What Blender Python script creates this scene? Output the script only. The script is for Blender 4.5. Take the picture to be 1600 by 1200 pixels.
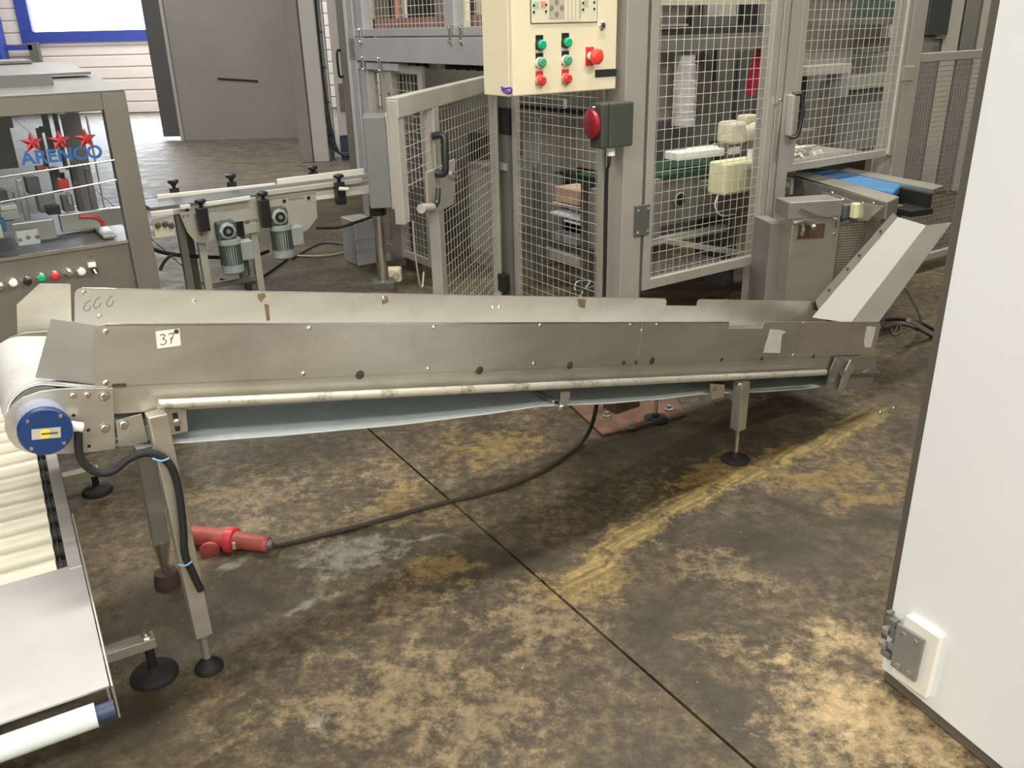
import bpy, math, random
from mathutils import Vector, Matrix
random.seed(7)
S = bpy.context.scene
COL = S.collection
for o in list(bpy.data.objects): bpy.data.objects.remove(o)
R = math.radians

# ---------------------------------------------------------------- camera
FPX, CH, PIT, ROL = 1353.0, 1.6, math.atan(560 / 1353.0), R(1.35)
fwd = Vector((0, math.cos(PIT), -math.sin(PIT))); r0 = Vector((1, 0, 0)); u0 = r0.cross(fwd)
RIGHT = math.cos(ROL) * r0 - math.sin(ROL) * u0
UP = math.sin(ROL) * r0 + math.cos(ROL) * u0
CP = Vector((0, 0, CH))
cam = bpy.data.objects.new('camera', bpy.data.cameras.new('camera')); COL.objects.link(cam)
cam.matrix_world = Matrix(((RIGHT.x, UP.x, -fwd.x, 0), (RIGHT.y, UP.y, -fwd.y, 0), (RIGHT.z, UP.z, -fwd.z, CH), (0, 0, 0, 1)))
cam.data.sensor_width = 36; cam.data.lens = FPX / 1600 * 36; cam.data.clip_start = 0.05
S.camera = cam
# ---------------------------------------------------------------- world, lights, exposure
wd = bpy.data.worlds.new('world'); S.world = wd; wd.use_nodes = True
wd.node_tree.nodes['Background'].inputs[0].default_value = (0.75, 0.85, 1, 1)
wd.node_tree.nodes['Background'].inputs[1].default_value = 1.0
S.view_settings.view_transform = 'Standard'; S.view_settings.look = 'None'
S.view_settings.gamma = 1; S.view_settings.use_curve_mapping = False
S.view_settings.exposure = 0.05
def area(name, loc, sx, sy, power, col, rot=(0, 0, 0), spread=180):
    l = bpy.data.lights.new(name, 'AREA'); l.shape = 'RECTANGLE'; l.size = sx; l.size_y = sy
    l.energy = power; l.color = col; l.spread = R(spread)
    o = bpy.data.objects.new(name, l); COL.objects.link(o); o.location = loc; o.rotation_euler = rot
    return o
WARM = (1, 0.95, 0.85)
LAMPS = [(-2.4, -2.6, 240), (0.6, -2.6, 260), (3.0, 0.4, 210), (-2.9, 4.2, 150), (0.3, 3.2, 160), (3.0, 5.6, 150), (-3.4, 9.0, 80), (-5.5, 12.5, 90)]
for i, (x, y, p) in enumerate(LAMPS):
    area('tube_light', (x, y, 4.85), 2.4, 0.3, p, WARM, (0, 0, R(33)))
area('daylight_and_fill', (-7.2, 19.6, 2.2), 5.0, 2.4, 330, (0.82, 0.9, 1), (R(-90), 0, 0))
area('daylight_and_fill', (-6.6, 17.0, 4.9), 5.0, 3.0, 520, (0.9, 0.94, 1), (R(38), 0, 0))  # added fill light turned at the far cladding, not real daylight

# ---------------------------------------------------------------- frames of reference (each thing stands in its own frame on the floor)
def ray(px, py): return fwd + RIGHT * ((px - 800) / FPX) - UP * ((py - 600) / FPX)
class Frame:
    def __init__(s, x, y, deg):
        s.M = Matrix.Translation((x, y, 0)) @ Matrix.Rotation(R(deg), 4, 'Z'); s.I = s.M.inverted()
        s.o = s.I @ CP; s.R3 = s.I.to_3x3()
    def _h(s, px, py, ax, v):
        d = s.R3 @ ray(px, py); t = (v - s.o[ax]) / d[ax]; return s.o + d * t
    def x(s, px, py, v): return s._h(px, py, 0, v)
    def y(s, px, py, v): return s._h(px, py, 1, v)
    def z(s, px, py, v): return s._h(px, py, 2, v)
def on_plane(fr, px, py, a, b, c):
    n = (b - a).cross(c - a); d = fr.R3 @ ray(px, py); return fr.o + d * ((a - fr.o).dot(n) / d.dot(n))
W = Frame(0, 0, 0)
CV = Frame(-0.867, 1.929, 33.2)      # incline conveyor
CG = Frame(0.49, 4.22, 34)           # safety cage
LM = Frame(-1.411, 3.4, 36)          # wrapping machine, left
RT = Frame(-0.735, 1.235, 30)        # roller table

# ---------------------------------------------------------------- materials
MATS = {}
def mat(name, col, rough=0.5, metal=0.0, var=0.0, vscale=8.0, bump=0.0, emit=0.0, coat=0.0, dirt=None, dirt_amt=0.0, dscale=3.0, stretch=None):
    m = bpy.data.materials.new(name); m.use_nodes = True; nt = m.node_tree; N = nt.nodes; L = nt.links
    b = N['Principled BSDF']; b.inputs['Base Color'].default_value = (*col, 1)
    b.inputs['Roughness'].default_value = rough; b.inputs['Metallic'].default_value = metal
    if coat: b.inputs['Coat Weight'].default_value = coat
    if emit: b.inputs['Emission Color'].default_value = (*col, 1); b.inputs['Emission Strength'].default_value = emit
    if var or dirt or bump:
        tc = N.new('ShaderNodeTexCoord'); mp = N.new('ShaderNodeMapping'); L.new(tc.outputs['Object'], mp.inputs[0])
        if stretch: mp.inputs['Scale'].default_value = stretch
        no = N.new('ShaderNodeTexNoise'); no.inputs['Scale'].default_value = vscale; no.inputs['Detail'].default_value = 6
        L.new(mp.outputs[0], no.inputs['Vector'])
        rp = N.new('ShaderNodeMapRange'); L.new(no.outputs[0], rp.inputs[0]); rp.inputs[1].default_value = 0.25; rp.inputs[2].default_value = 0.75
        rp.inputs[3].default_value = 1 - var; rp.inputs[4].default_value = 1 + var
        mx = N.new('ShaderNodeMix'); mx.data_type = 'RGBA'; mx.blend_type = 'MULTIPLY'; mx.inputs[0].default_value = 1
        mx.inputs[6].default_value = (*col, 1); L.new(rp.outputs[0], mx.inputs[7]); out = mx.outputs[2]
        if dirt:
            n2 = N.new('ShaderNodeTexNoise'); n2.inputs['Scale'].default_value = dscale; n2.inputs['Detail'].default_value = 8; n2.inputs['Roughness'].default_value = 0.7
            L.new(tc.outputs['Object'], n2.inputs['Vector'])
            r2 = N.new('ShaderNodeMapRange'); L.new(n2.outputs[0], r2.inputs[0]); r2.inputs[1].default_value = 0.52; r2.inputs[2].default_value = 0.72; r2.inputs[4].default_value = dirt_amt
            m2 = N.new('ShaderNodeMix'); m2.data_type = 'RGBA'; L.new(r2.outputs[0], m2.inputs[0]); L.new(out, m2.inputs[6]); m2.inputs[7].default_value = (*dirt, 1); out = m2.outputs[2]
        L.new(out, b.inputs['Base Color'])
        if metal > 0.4:
            r3 = N.new('ShaderNodeMapRange'); L.new(no.outputs[0], r3.inputs[0]); r3.inputs[3].default_value = rough - 0.08; r3.inputs[4].default_value = rough + 0.1
            L.new(r3.outputs[0], b.inputs['Roughness'])
        if bump:
            bp = N.new('ShaderNodeBump'); bp.inputs['Strength'].default_value = bump; bp.inputs['Distance'].default_value = 0.002
            L.new(no.outputs[0], bp.inputs['Height']); L.new(bp.outputs[0], b.inputs['Normal'])
    MATS[name] = m; return m
steel = mat('brushed_steel', (0.64, 0.62, 0.555), 0.34, 0.82, 0.10, 5, 0.03, dirt=(0.33, 0.29, 0.22), dirt_amt=0.35, stretch=(0.6, 1, 3))
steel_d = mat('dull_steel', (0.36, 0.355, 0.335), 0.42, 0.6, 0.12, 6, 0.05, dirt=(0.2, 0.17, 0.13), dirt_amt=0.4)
steel_b = mat('bright_steel', (0.78, 0.77, 0.74), 0.2, 1.0, 0.05, 20)
plate_s = mat('sheet_steel', (0.42, 0.405, 0.41), 0.40, 0.6, 0.10, 4, 0.04, dirt=(0.25, 0.2, 0.15), dirt_amt=0.5, dscale=2.2)
frame_m = mat('grey_frame_paint', (0.49, 0.475, 0.435), 0.40, 0.4, 0.06, 6)
frame_b = mat('bluish_grey_paint', (0.45, 0.455, 0.48), 0.45, 0.3, 0.06, 5)
mach_s = mat('machine_steel', (0.24, 0.225, 0.2), 0.38, 0.55, 0.08, 5)
roof_s = mat('dull_roof_sheet', (0.17, 0.175, 0.175), 0.45, 0.3, 0.12, 3)
wire_m = mat('zinc_wire', (0.56, 0.55, 0.49), 0.4, 0.5)
grey_d = mat('dark_grey_paint', (0.12, 0.12, 0.115), 0.5, 0.2, 0.1, 6)
grey_m = mat('mid_grey_paint', (0.17, 0.168, 0.15), 0.5, 0.2, 0.08, 5)
box_g = mat('grey_enclosure', (0.23, 0.235, 0.225), 0.5, 0.1, 0.04, 5)
box_l = mat('pale_enclosure', (0.48, 0.47, 0.42), 0.5, 0.2, 0.04, 5)
black = mat('black_plastic', (0.018, 0.018, 0.02), 0.4)
rubber = mat('black_rubber', (0.012, 0.012, 0.011), 0.7)
navy = mat('navy_plastic', (0.03, 0.045, 0.09), 0.5)
cream = mat('cream_enamel', (0.80, 0.74, 0.54), 0.4, 0, 0.03, 3)
membrane = mat('membrane_beige', (0.72, 0.69, 0.52), 0.45, 0, 0.04, 12)
membrane_d = mat('membrane_grey', (0.48, 0.46, 0.36), 0.5, 0, 0.08, 20)
green = mat('green_button', (0.01, 0.42, 0.2), 0.35)
green_l = mat('pale_green', (0.35, 0.62, 0.35), 0.4)
red = mat('red_plastic', (0.62, 0.04, 0.045), 0.35)
red_d = mat('scuffed_red_plastic', (0.34, 0.07, 0.06), 0.5, 0, 0.25, 25, dirt=(0.16, 0.04, 0.03), dirt_amt=0.6, dscale=18)
red_p = mat('pale_red', (0.75, 0.3, 0.26), 0.4)
blue = mat('blue_cap', (0.009, 0.038, 0.14), 0.4, 0, 0.1, 10)
blue_f = mat('blue_frame_paint', (0.05, 0.075, 0.33), 0.45)
blue_b = mat('blue_belt', (0.06, 0.19, 0.38), 0.55, 0, 0.12, 18)
blue_t = mat('blue_tie', (0.2, 0.42, 0.7), 0.4)
belt_m = mat('blue_grey_belt', (0.66, 0.74, 0.77), 0.65, 0, 0.06, 60, 0.3)
belt_w = mat('pale_belt', (0.50, 0.50, 0.51), 0.6, 0, 0.05, 25, dirt=(0.2, 0.17, 0.14), dirt_amt=0.35, dscale=9)
roll_w = mat('cream_roller', (0.54, 0.515, 0.43), 0.4, 0, 0.04, 12, dirt=(0.45, 0.36, 0.22), dirt_amt=0.4, dscale=7)
white_p = mat('white_door_panel', (0.86, 0.89, 0.93), 0.35, 0, 0.01, 2)
white_n = mat('white_nylon', (0.86, 0.85, 0.80), 0.35)
white_t = mat('white_plastic', (0.78, 0.77, 0.72), 0.45, 0, 0.05, 9)
motor_g = mat('pale_green_motor', (0.36, 0.41, 0.39), 0.45, 0.1, 0.12, 20)
motor_gd = mat('dark_green_motor', (0.07, 0.10, 0.09), 0.5)
tape_m = mat('white_tape', (0.74, 0.72, 0.66), 0.4, 0, 0.08, 30)
paper = mat('paper_label', (0.82, 0.81, 0.77), 0.6, 0, 0.04, 12)
ink = mat('ink', (0.02, 0.02, 0.025), 0.6)
purple = mat('purple_marker', (0.12, 0.04, 0.5), 0.5)
yellow = mat('yellow_print', (0.85, 0.65, 0.05), 0.5)
rust = mat('rusty_plate', (0.13, 0.075, 0.05), 0.7, 0.2, 0.4, 14, 0.4, dirt=(0.25, 0.1, 0.05), dirt_amt=0.7, dscale=9)
brass = mat('brown_wood_edge', (0.2, 0.13, 0.06), 0.7)
bedge = mat('brown_grey_gasket', (0.13, 0.115, 0.095), 0.6)
gedge = mat('grey_edge_trim', (0.33, 0.32, 0.32), 0.5)
wall_g = mat('grey_wall_panel', (0.36, 0.345, 0.34), 0.6, 0, 0.05, 1.5)
wall_b = mat('beige_wall', (0.34, 0.32, 0.27), 0.7, 0, 0.06, 1.2)
wall_w = mat('pale_wall', (0.52, 0.51, 0.52), 0.6, 0, 0.04, 2)
clad = mat('cream_cladding', (0.84, 0.74, 0.66), 0.6, 0, 0.05, 1.0)
ceil_m = mat('ceiling_sheet', (0.25, 0.245, 0.23), 0.8)
card = mat('cardboard', (0.5, 0.34, 0.26), 0.8, 0, 0.06, 9)
canister = mat('cream_canister', (0.78, 0.76, 0.50), 0.45, 0, 0.06, 8)
green_d = mat('dark_green_belt', (0.012, 0.05, 0.026), 0.6)
weld = mat('burnt_weld', (0.07, 0.055, 0.04), 0.7, 0.3, 0.2, 60)
rust_p = mat('rusty_deck', (0.22, 0.13, 0.11), 0.7, 0, 0.2, 10)
pane_e = mat('daylit_pane', (0.9, 0.97, 1.0), 0.3, emit=5.0)
tube_e = mat('lamp_tube', (1, 0.95, 0.85), 0.3, emit=6.0)
perf = mat('bronze_mesh', (0.42, 0.37, 0.29), 0.5, 0.6)
def glassmat():
    m = bpy.data.materials.new('clear_pane'); m.use_nodes = True; nt = m.node_tree; N = nt.nodes; L = nt.links
    N.remove(N['Principled BSDF']); g = N.new('ShaderNodeBsdfGlossy'); g.inputs['Roughness'].default_value = 0.03
    t = N.new('ShaderNodeBsdfTransparent'); t.inputs[0].default_value = (0.94, 0.96, 0.98, 1)
    lw = N.new('ShaderNodeFresnel'); lw.inputs[0].default_value = 1.45; mx = N.new('ShaderNodeMixShader')
    L.new(lw.outputs[0], mx.inputs[0]); L.new(t.outputs[0], mx.inputs[1]); L.new(g.outputs[0], mx.inputs[2])
    L.new(mx.outputs[0], N['Material Output'].inputs[0]); return m
glass = glassmat()
def filmmat(name, col, a):
    m = bpy.data.materials.new(name); m.use_nodes = True; nt = m.node_tree
    b = nt.nodes['Principled BSDF']; b.inputs['Base Color'].default_value = (*col, 1); b.inputs['Alpha'].default_value = a; return m
film_blue = filmmat('blue_vinyl', (0.03, 0.12, 0.38), 0.85)
film_red = mat('red_vinyl', (0.6, 0.03, 0.05), 0.5); film_redd = mat('dark_red_vinyl', (0.14, 0.01, 0.015), 0.5)

# ---------------------------------------------------------------- mesh builder
class MB:
    def __init__(s, T=None): s.v = []; s.f = []; s.T = T
    def add(s, vs, fs, T=None):
        n = len(s.v); TT = T or s.T
        s.v += [(TT @ Vector(p)) if TT else Vector(p) for p in vs]; s.f += [tuple(i + n for i in f) for f in fs]; return s
    def box(s, lo, hi, T=None):
        (a, b, c), (d, e, f) = lo, hi
        if a > d: a, d = d, a
        if b > e: b, e = e, b
        if c > f: c, f = f, c
        return s.add([(a, b, c), (d, b, c), (d, e, c), (a, e, c), (a, b, f), (d, b, f), (d, e, f), (a, e, f)],
              [(0, 3, 2, 1), (4, 5, 6, 7), (0, 1, 5, 4), (1, 2, 6, 5), (2, 3, 7, 6), (3, 0, 4, 7)], T)
    def cbox(s, c, sz, T=None): return s.box([c[i] - sz[i] / 2 for i in range(3)], [c[i] + sz[i] / 2 for i in range(3)], T)
    def bar(s, p0, p1, w, h, up=(0, 0, 1)):
        p0, p1 = Vector(p0), Vector(p1); d = (p1 - p0); L = d.length; d.normalize(); up = Vector(up)
        x = d.cross(up)
        if x.length < 1e-4: x = d.cross(Vector((0, 1, 0)))
        x.normalize(); y = x.cross(d)
        M = Matrix(((d.x, x.x, y.x, p0.x), (d.y, x.y, y.y, p0.y), (d.z, x.z, y.z, p0.z), (0, 0, 0, 1)))
        return s.box((0, -w / 2, -h / 2), (L, w / 2, h / 2), (s.T @ M) if s.T else M)
    def cyl(s, p0, p1, r, n=16, r1=None):
        p0, p1 = Vector(p0), Vector(p1); r1 = r if r1 is None else r1
        q = (p1 - p0).to_track_quat('Z', 'Y'); vs = []; 
        for p, rr in ((p0, r), (p1, r1)):
            for i in range(n):
                a = 2 * math.pi * i / n; vs.append(p + q @ Vector((rr * math.cos(a), rr * math.sin(a), 0)))
        fs = [(i, (i + 1) % n, n + (i + 1) % n, n + i) for i in range(n)] + [tuple(range(n))[::-1], tuple(range(n, 2 * n))]
        return s.add(vs, fs)
    def lathe(s, p0, d, prof, n=20):
        p0 = Vector(p0); q = Vector(d).to_track_quat('Z', 'Y'); vs = []; fs = []
        for (r, h) in prof:
            for i in range(n):
                a = 2 * math.pi * i / n; vs.append(p0 + q @ Vector((r * math.cos(a), r * math.sin(a), h)))
        for k in range(len(prof) - 1):
            for i in range(n): fs.append((k * n + i, k * n + (i + 1) % n, (k + 1) * n + (i + 1) % n, (k + 1) * n + i))
        fs.append(tuple(range(n))[::-1]); fs.append(tuple(range((len(prof) - 1) * n, len(prof) * n)))
        return s.add(vs, fs)
    def prism(s, poly, y0, y1, T=None):      # polygon in x,z pushed along y
        n = len(poly); ar = sum(poly[i][0] * poly[(i + 1) % n][1] - poly[(i + 1) % n][0] * poly[i][1] for i in range(n))
        if ar < 0: poly = poly[::-1]
        if y0 > y1: y0, y1 = y1, y0
        vs = [(p[0], y0, p[1]) for p in poly] + [(p[0], y1, p[1]) for p in poly]
        fs = [tuple(range(n)), tuple(range(n, 2 * n))[::-1]] + [(i, n + i, n + (i + 1) % n, (i + 1) % n) for i in range(n)]
        return s.add(vs, fs, T)
    def prismx(s, poly, x0, x1):             # polygon in y,z pushed along x
        n = len(poly); vs = [(x0, p[0], p[1]) for p in poly] + [(x1, p[0], p[1]) for p in poly]
        return s.add(vs, [tuple(range(n))[::-1], tuple(range(n, 2 * n))] + [(i, (i + 1) % n, n + (i + 1) % n, n + i) for i in range(n)])
    def prismz(s, poly, z0, z1):
        n = len(poly); ar = sum(poly[i][0] * poly[(i + 1) % n][1] - poly[(i + 1) % n][0] * poly[i][1] for i in range(n))
        if ar < 0: poly = poly[::-1]
        vs = [(p[0], p[1], z0) for p in poly] + [(p[0], p[1], z1) for p in poly]
        return s.add(vs, [tuple(range(n))[::-1], tuple(range(n, 2 * n))] + [(i, (i + 1) % n, n + (i + 1) % n, n + i) for i in range(n)])
    def strip(s, pts, y0, y1, th, off=0.0):           # sheet following x,z path with thickness
        n = len(pts); vs = []; 
        for i, p in enumerate(pts):
            a = Vector(pts[max(i - 1, 0)]); b = Vector(pts[min(i + 1, n - 1)]); t = (b - a).normalized(); nn = Vector((-t.y, t.x)) * th / 2
            for sgn in (1, -1):
                for y in (y0, y1): vs.append((p[0] + nn.x * sgn - nn.x * off * 2 / th, y, p[1] + nn.y * sgn - nn.y * off * 2 / th))
        fs = [(0, 1, 3, 2), (4 * n - 4, 4 * n - 2, 4 * n - 1, 4 * n - 3)]
        for i in range(n - 1):
            a = 4 * i; b = a + 4; fs += [(a, b, b + 1, a + 1), (a + 2, a + 3, b + 3, b + 2), (a, a + 2, b + 2, b), (a + 1, b + 1, b + 3, a + 3)]
        return s.add(vs, fs)
    def path(s, pts, r, n=8, seg=8, closed=False):
        P = [Vector(p) for p in pts]; Q = []
        if len(P) == 2: Q = P
        else:
            for i in range(len(P) - 1):
                a = P[max(i - 1, 0)]; b = P[i]; c = P[i + 1]; d = P[min(i + 2, len(P) - 1)]
                for k in range(seg):
                    t = k / seg; Q.append(0.5 * ((2 * b) + (c - a) * t + (2 * a - 5 * b + 4 * c - d) * t * t + (3 * b - a - 3 * c + d) * t ** 3))
            Q.append(P[-1])
        vs = []; q = None
        for i, p in enumerate(Q):
            t = (Q[min(i + 1, len(Q) - 1)] - Q[max(i - 1, 0)]).normalized()
            q = t.to_track_quat('Z', 'Y') if q is None else (q @ Vector((0, 0, 1))).rotation_difference(t) @ q
            for k in range(n):
                a = 2 * math.pi * k / n; vs.append(p + q @ Vector((r * math.cos(a), r * math.sin(a), 0)))
        fs = [(i * n + k, i * n + (k + 1) % n, (i + 1) * n + (k + 1) % n, (i + 1) * n + k) for i in range(len(Q) - 1) for k in range(n)]
        fs += [tuple(range(n))[::-1], tuple(range((len(Q) - 1) * n, len(Q) * n))]
        return s.add(vs, fs)
    def wires(s, o, a, b, la, lb, pitch=0.05, r=0.0022, off=(0, 0, 0)):   # welded mesh grid spanning o + a*la, o + b*lb
        o, a, b = Vector(o), Vector(a).normalized(), Vector(b).normalized(); off = Vector(off)
        k = pitch / 2
        while k < la: s.cyl(o + a * k, o + a * k + b * lb, r, 4); k += pitch
        k = pitch / 2
        while k < lb: s.cyl(o + b * k + off, o + b * k + a * la + off, r, 4); k += pitch
        return s
    def build(s, name, m, parent=None, bev=0.0, smooth=False, loc=None):
        me = bpy.data.meshes.new(name); me.from_pydata([tuple(v) for v in s.v], [], s.f); me.materials.append(m); me.update()
        if smooth:
            me.polygons.foreach_set('use_smooth', [True] * len(me.polygons))
            try: me.set_sharp_from_angle(angle=R(40))
            except Exception: pass
        o = bpy.data.objects.new(name, me); COL.objects.link(o)
        if parent: o.parent = parent
        if loc: o.location = loc
        if bev:
            bm = o.modifiers.new('bevel', 'BEVEL'); bm.width = bev; bm.segments = 2; bm.limit_method = 'ANGLE'
        return o
def tag(o, label=None, cat=None, group=None, kind=None):
    if label: o['label'] = label
    if cat: o['category'] = cat
    if group: o['group'] = group
    if kind: o['kind'] = kind
    return o
def thing(name, label, cat, fr=None, group=None, M=None):
    o = bpy.data.objects.new(name, None); COL.objects.link(o); o.empty_display_size = 0.1
    o.matrix_world = M if M else (fr.M if fr else Matrix()); return tag(o, label, cat, group)
def struct(name, mb, m, M=None, bev=0):
    o = mb.build(name, m, None, bev); o['kind'] = 'structure'
    if M: o.matrix_world = M
    return o
def copies(src, locs, parent):
    for l in locs:
        c = src.copy(); COL.objects.link(c); c.parent = parent; c.location = l
        for ch in src.children:
            d = ch.copy(); COL.objects.link(d); d.parent = c
def text(name, body, size, m, parent, M, th=0.0004, bold=0.0):
    cu = bpy.data.curves.new(name, 'FONT'); cu.body = body; cu.size = size; cu.extrude = th; cu.offset = bold; cu.align_x = 'CENTER'; cu.align_y = 'CENTER'
    t = bpy.data.objects.new(name, cu); COL.objects.link(t)
    me = bpy.data.meshes.new_from_object(t.evaluated_get(bpy.context.evaluated_depsgraph_get())); bpy.data.objects.remove(t)
    me.materials.clear(); me.materials.append(m)
    o = bpy.data.objects.new(name, me); COL.objects.link(o); o.parent = parent; o.matrix_local = M; return o
FRONT = Matrix.Rotation(R(90), 4, 'X')        # text facing -y
def bolt(r=0.011, h=0.007, m=None):
    return MB().lathe((0, 0, 0), (0, -1, 0), [(r * 1.35, 0), (r * 1.35, h * 0.25), (r, h * 0.3), (r, h * 0.85), (r * 0.8, h)], 12)

# ================================================================= SETTING
# --- floor: concrete slabs with saw-cut joints
def floor_material():
    m = bpy.data.materials.new('stained_concrete'); m.use_nodes = True; nt = m.node_tree; N = nt.nodes; L = nt.links
    b = N['Principled BSDF']
    ge = N.new('ShaderNodeNewGeometry')
    def noise(sc, det=8, ro=0.6, vec=None, dist=0.0):
        n = N.new('ShaderNodeTexNoise'); n.inputs['Scale'].default_value = sc; n.inputs['Detail'].default_value = det; n.inputs['Roughness'].default_value = ro
        n.inputs['Distortion'].default_value = dist; L.new(vec or ge.outputs['Position'], n.inputs['Vector']); return n
    def mr(x, a, bb, c=0.0, d=1.0, smooth=True):
        n = N.new('ShaderNodeMapRange'); n.interpolation_type = 'SMOOTHSTEP' if smooth else 'LINEAR'
        L.new(x, n.inputs[0]); n.inputs[1].default_value = a; n.inputs[2].default_value = bb; n.inputs[3].default_value = c; n.inputs[4].default_value = d; return n.outputs[0]
    def mth(op, a, bb):
        n = N.new('ShaderNodeMath'); n.operation = op
        for i, q in enumerate((a, bb)):
            if isinstance(q, (int, float)): n.inputs[i].default_value = q
            else: L.new(q, n.inputs[i])
        return n.outputs[0]
    def mix(f, a, bb, mode='MIX'):
        n = N.new('ShaderNodeMix'); n.data_type = 'RGBA'; n.blend_type = mode
        for i, q in ((0, f), (6, a), (7, bb)):
            if isinstance(q, (int, float)): n.inputs[i].default_value = q
            elif isinstance(q, tuple): n.inputs[i].default_value = (*q, 1)
            else: L.new(q, n.inputs[i])
        return n.outputs[2]
    # distorted coordinates so that stains have ragged outlines
    def warp(sc, amt):
        nz = noise(sc, 6, 0.65); va = N.new('ShaderNodeVectorMath'); va.operation = 'SUBTRACT'; L.new(nz.outputs['Color'], va.inputs[0]); va.inputs[1].default_value = (0.5, 0.5, 0.5)
        vb = N.new('ShaderNodeVectorMath'); vb.operation = 'SCALE'; L.new(va.outputs[0], vb.inputs[0]); vb.inputs['Scale'].default_value = amt
        vc = N.new('ShaderNodeVectorMath'); vc.operation = 'ADD'; L.new(ge.outputs['Position'], vc.inputs[0]); L.new(vb.outputs[0], vc.inputs[1]); return vc.outputs[0]
    WP = warp(2.2, 0.5); WP2 = warp(6, 0.10)
    fine = noise(22, 13, 0.78); big = noise(1.3, 10, 0.66); grit = noise(70, 5, 0.7); mid = noise(5.0, 14, 0.74); rag = noise(9, 13, 0.76)
    def blob(p, q, wid, vec=None):               # 1 on the stroke p-q, 0 at its edge, negative beyond
        p, q = Vector(p), Vector(q); c = (p + q) / 2; d = q - p
        mp = N.new('ShaderNodeMapping'); mp.vector_type = 'TEXTURE'; L.new(vec or WP, mp.inputs[0])
        mp.inputs['Location'].default_value = (c.x, c.y, 0); mp.inputs['Rotation'].default_value = (0, 0, math.atan2(d.y, d.x))
        mp.inputs['Scale'].default_value = (max(d.length / 2 + wid * 0.5, wid), wid, 1000)
        ln = N.new('ShaderNodeVectorMath'); ln.operation = 'LENGTH'; L.new(mp.outputs[0], ln.inputs[0])
        return mth('MAXIMUM', mth('SUBTRACT', 1.0, ln.outputs['Value']), -1.5)
    def fp(px, py): v = W.z(px, py, 0); return (v.x, v.y, 0)
    RG = mth('MULTIPLY', mth('SUBTRACT', rag.outputs[0], 0.5), 1.0)
    FG = mth('MULTIPLY', mth('SUBTRACT', fine.outputs[0], 0.5), 1.0)
    def stain(col, items, c, amt, rag_k=4.0, fine_k=3.0, edge=0.55, vec=None, c2=None):
        f = None
        for p, q, w in items:
            b_ = blob(fp(*p), fp(*q), w, vec); f = b_ if f is None else mth('MAXIMUM', f, b_)
        x = mth('ADD', f, mth('ADD', mth('MULTIPLY', RG, rag_k), mth('MULTIPLY', FG, fine_k)))
        k = mth('MULTIPLY', mr(x, -0.12, edge), amt)
        if c2: c = mix(mr(mid.outputs[0], 0.4, 0.6), c, c2)
        return mix(k, col, c)
    # base concrete: brown grey, mottled at every scale
    t = mth('ADD', mth('ADD', mth('MULTIPLY', big.outputs[0], 0.9), mth('MULTIPLY', mid.outputs[0], 0.6)), mth('MULTIPLY', fine.outputs[0], 0.9))
    rp = N.new('ShaderNodeValToRGB'); L.new(mr(t, 0.98, 1.42, smooth=False), rp.inputs[0]); e = rp.color_ramp.elements
    e[0].position = 0.0; e[0].color = (0.030, 0.022, 0.013, 1); e[1].position = 1.0; e[1].color = (0.20, 0.155, 0.095, 1)
    for ps, c in ((0.35, (0.066, 0.049, 0.027, 1)), (0.6, (0.110, 0.084, 0.047, 1)), (0.8, (0.155, 0.119, 0.068, 1))):
        x_ = e.new(ps); x_.color = c
    col = rp.outputs[0]
    # dark oily areas, with shade painted in under conveyor and roller table
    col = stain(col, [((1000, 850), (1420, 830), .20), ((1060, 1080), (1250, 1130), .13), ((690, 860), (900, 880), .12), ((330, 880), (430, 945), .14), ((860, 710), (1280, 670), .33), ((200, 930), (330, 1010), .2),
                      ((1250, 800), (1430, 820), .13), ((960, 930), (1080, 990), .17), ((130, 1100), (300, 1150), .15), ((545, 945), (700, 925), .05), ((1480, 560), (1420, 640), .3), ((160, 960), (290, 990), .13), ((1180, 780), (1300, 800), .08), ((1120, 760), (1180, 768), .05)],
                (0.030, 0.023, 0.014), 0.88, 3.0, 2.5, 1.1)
    # tan wear
    col = stain(col, [((1270, 1060), (1420, 1190), .20), ((1290, 985), (1390, 1010), .11), ((1200, 1010), (1260, 1020), .06)], (0.50, 0.37, 0.19), 0.92, 3.0, 2.2, 0.9, c2=(0.40, 0.30, 0.17))
    col = stain(col, [((800, 1010), (900, 930), .16), ((480, 1090), (760, 1080), .17), ((1080, 880), (1200, 910), .09), ((500, 825), (690, 800), .09), ((340, 850), (430, 800), .06), ((560, 965), (710, 930), .07), ((650, 1150), (850, 1130), .12), ((1100, 990), (1190, 1010), .05), ((560, 740), (660, 760), .12), ((300, 790), (480, 760), .14)],
                (0.30, 0.225, 0.125), 0.62, 5.0, 4.0, 1.0)
    # ochre residue
    col = stain(col, [((1180, 740), (1390, 735), .15), ((1020, 760), (1180, 710), .12), ((860, 930), (1000, 850), .09), ((600, 790), (650, 770), .10), ((640, 905), (720, 885), .09), ((740, 700), (830, 690), .2), ((1280, 780), (1400, 770), .07)],
                (0.27, 0.185, 0.06), 0.75, 5.0, 3.0, 0.9)
    # pale mineral bloom beside the coupler
    col = stain(col, [((500, 905), (640, 855), .05), ((440, 965), (530, 925), .018), ((345, 888), (390, 868), .03), ((620, 850), (690, 835), .012), ((485, 1130), (515, 1122), .03), ((470, 880), (600, 850), .10)], (0.30, 0.28, 0.235), 0.75, 3.5, 2.5, 0.8, WP2)
    # curved swept trail
    tp = [(885, 925), (950, 866), (1031, 803), (1112, 762), (1194, 722), (1275, 697), (1324, 672), (1380, 640)]
    f = None
    for a_, b_ in zip(tp, tp[1:]):
        x_ = blob(fp(*a_), fp(*b_), .072, WP2); f = x_ if f is None else mth('MAXIMUM', f, x_)
    pa, pb = Vector(fp(900, 910)), Vector(fp(1200, 718)); dd = pb - pa
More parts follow.
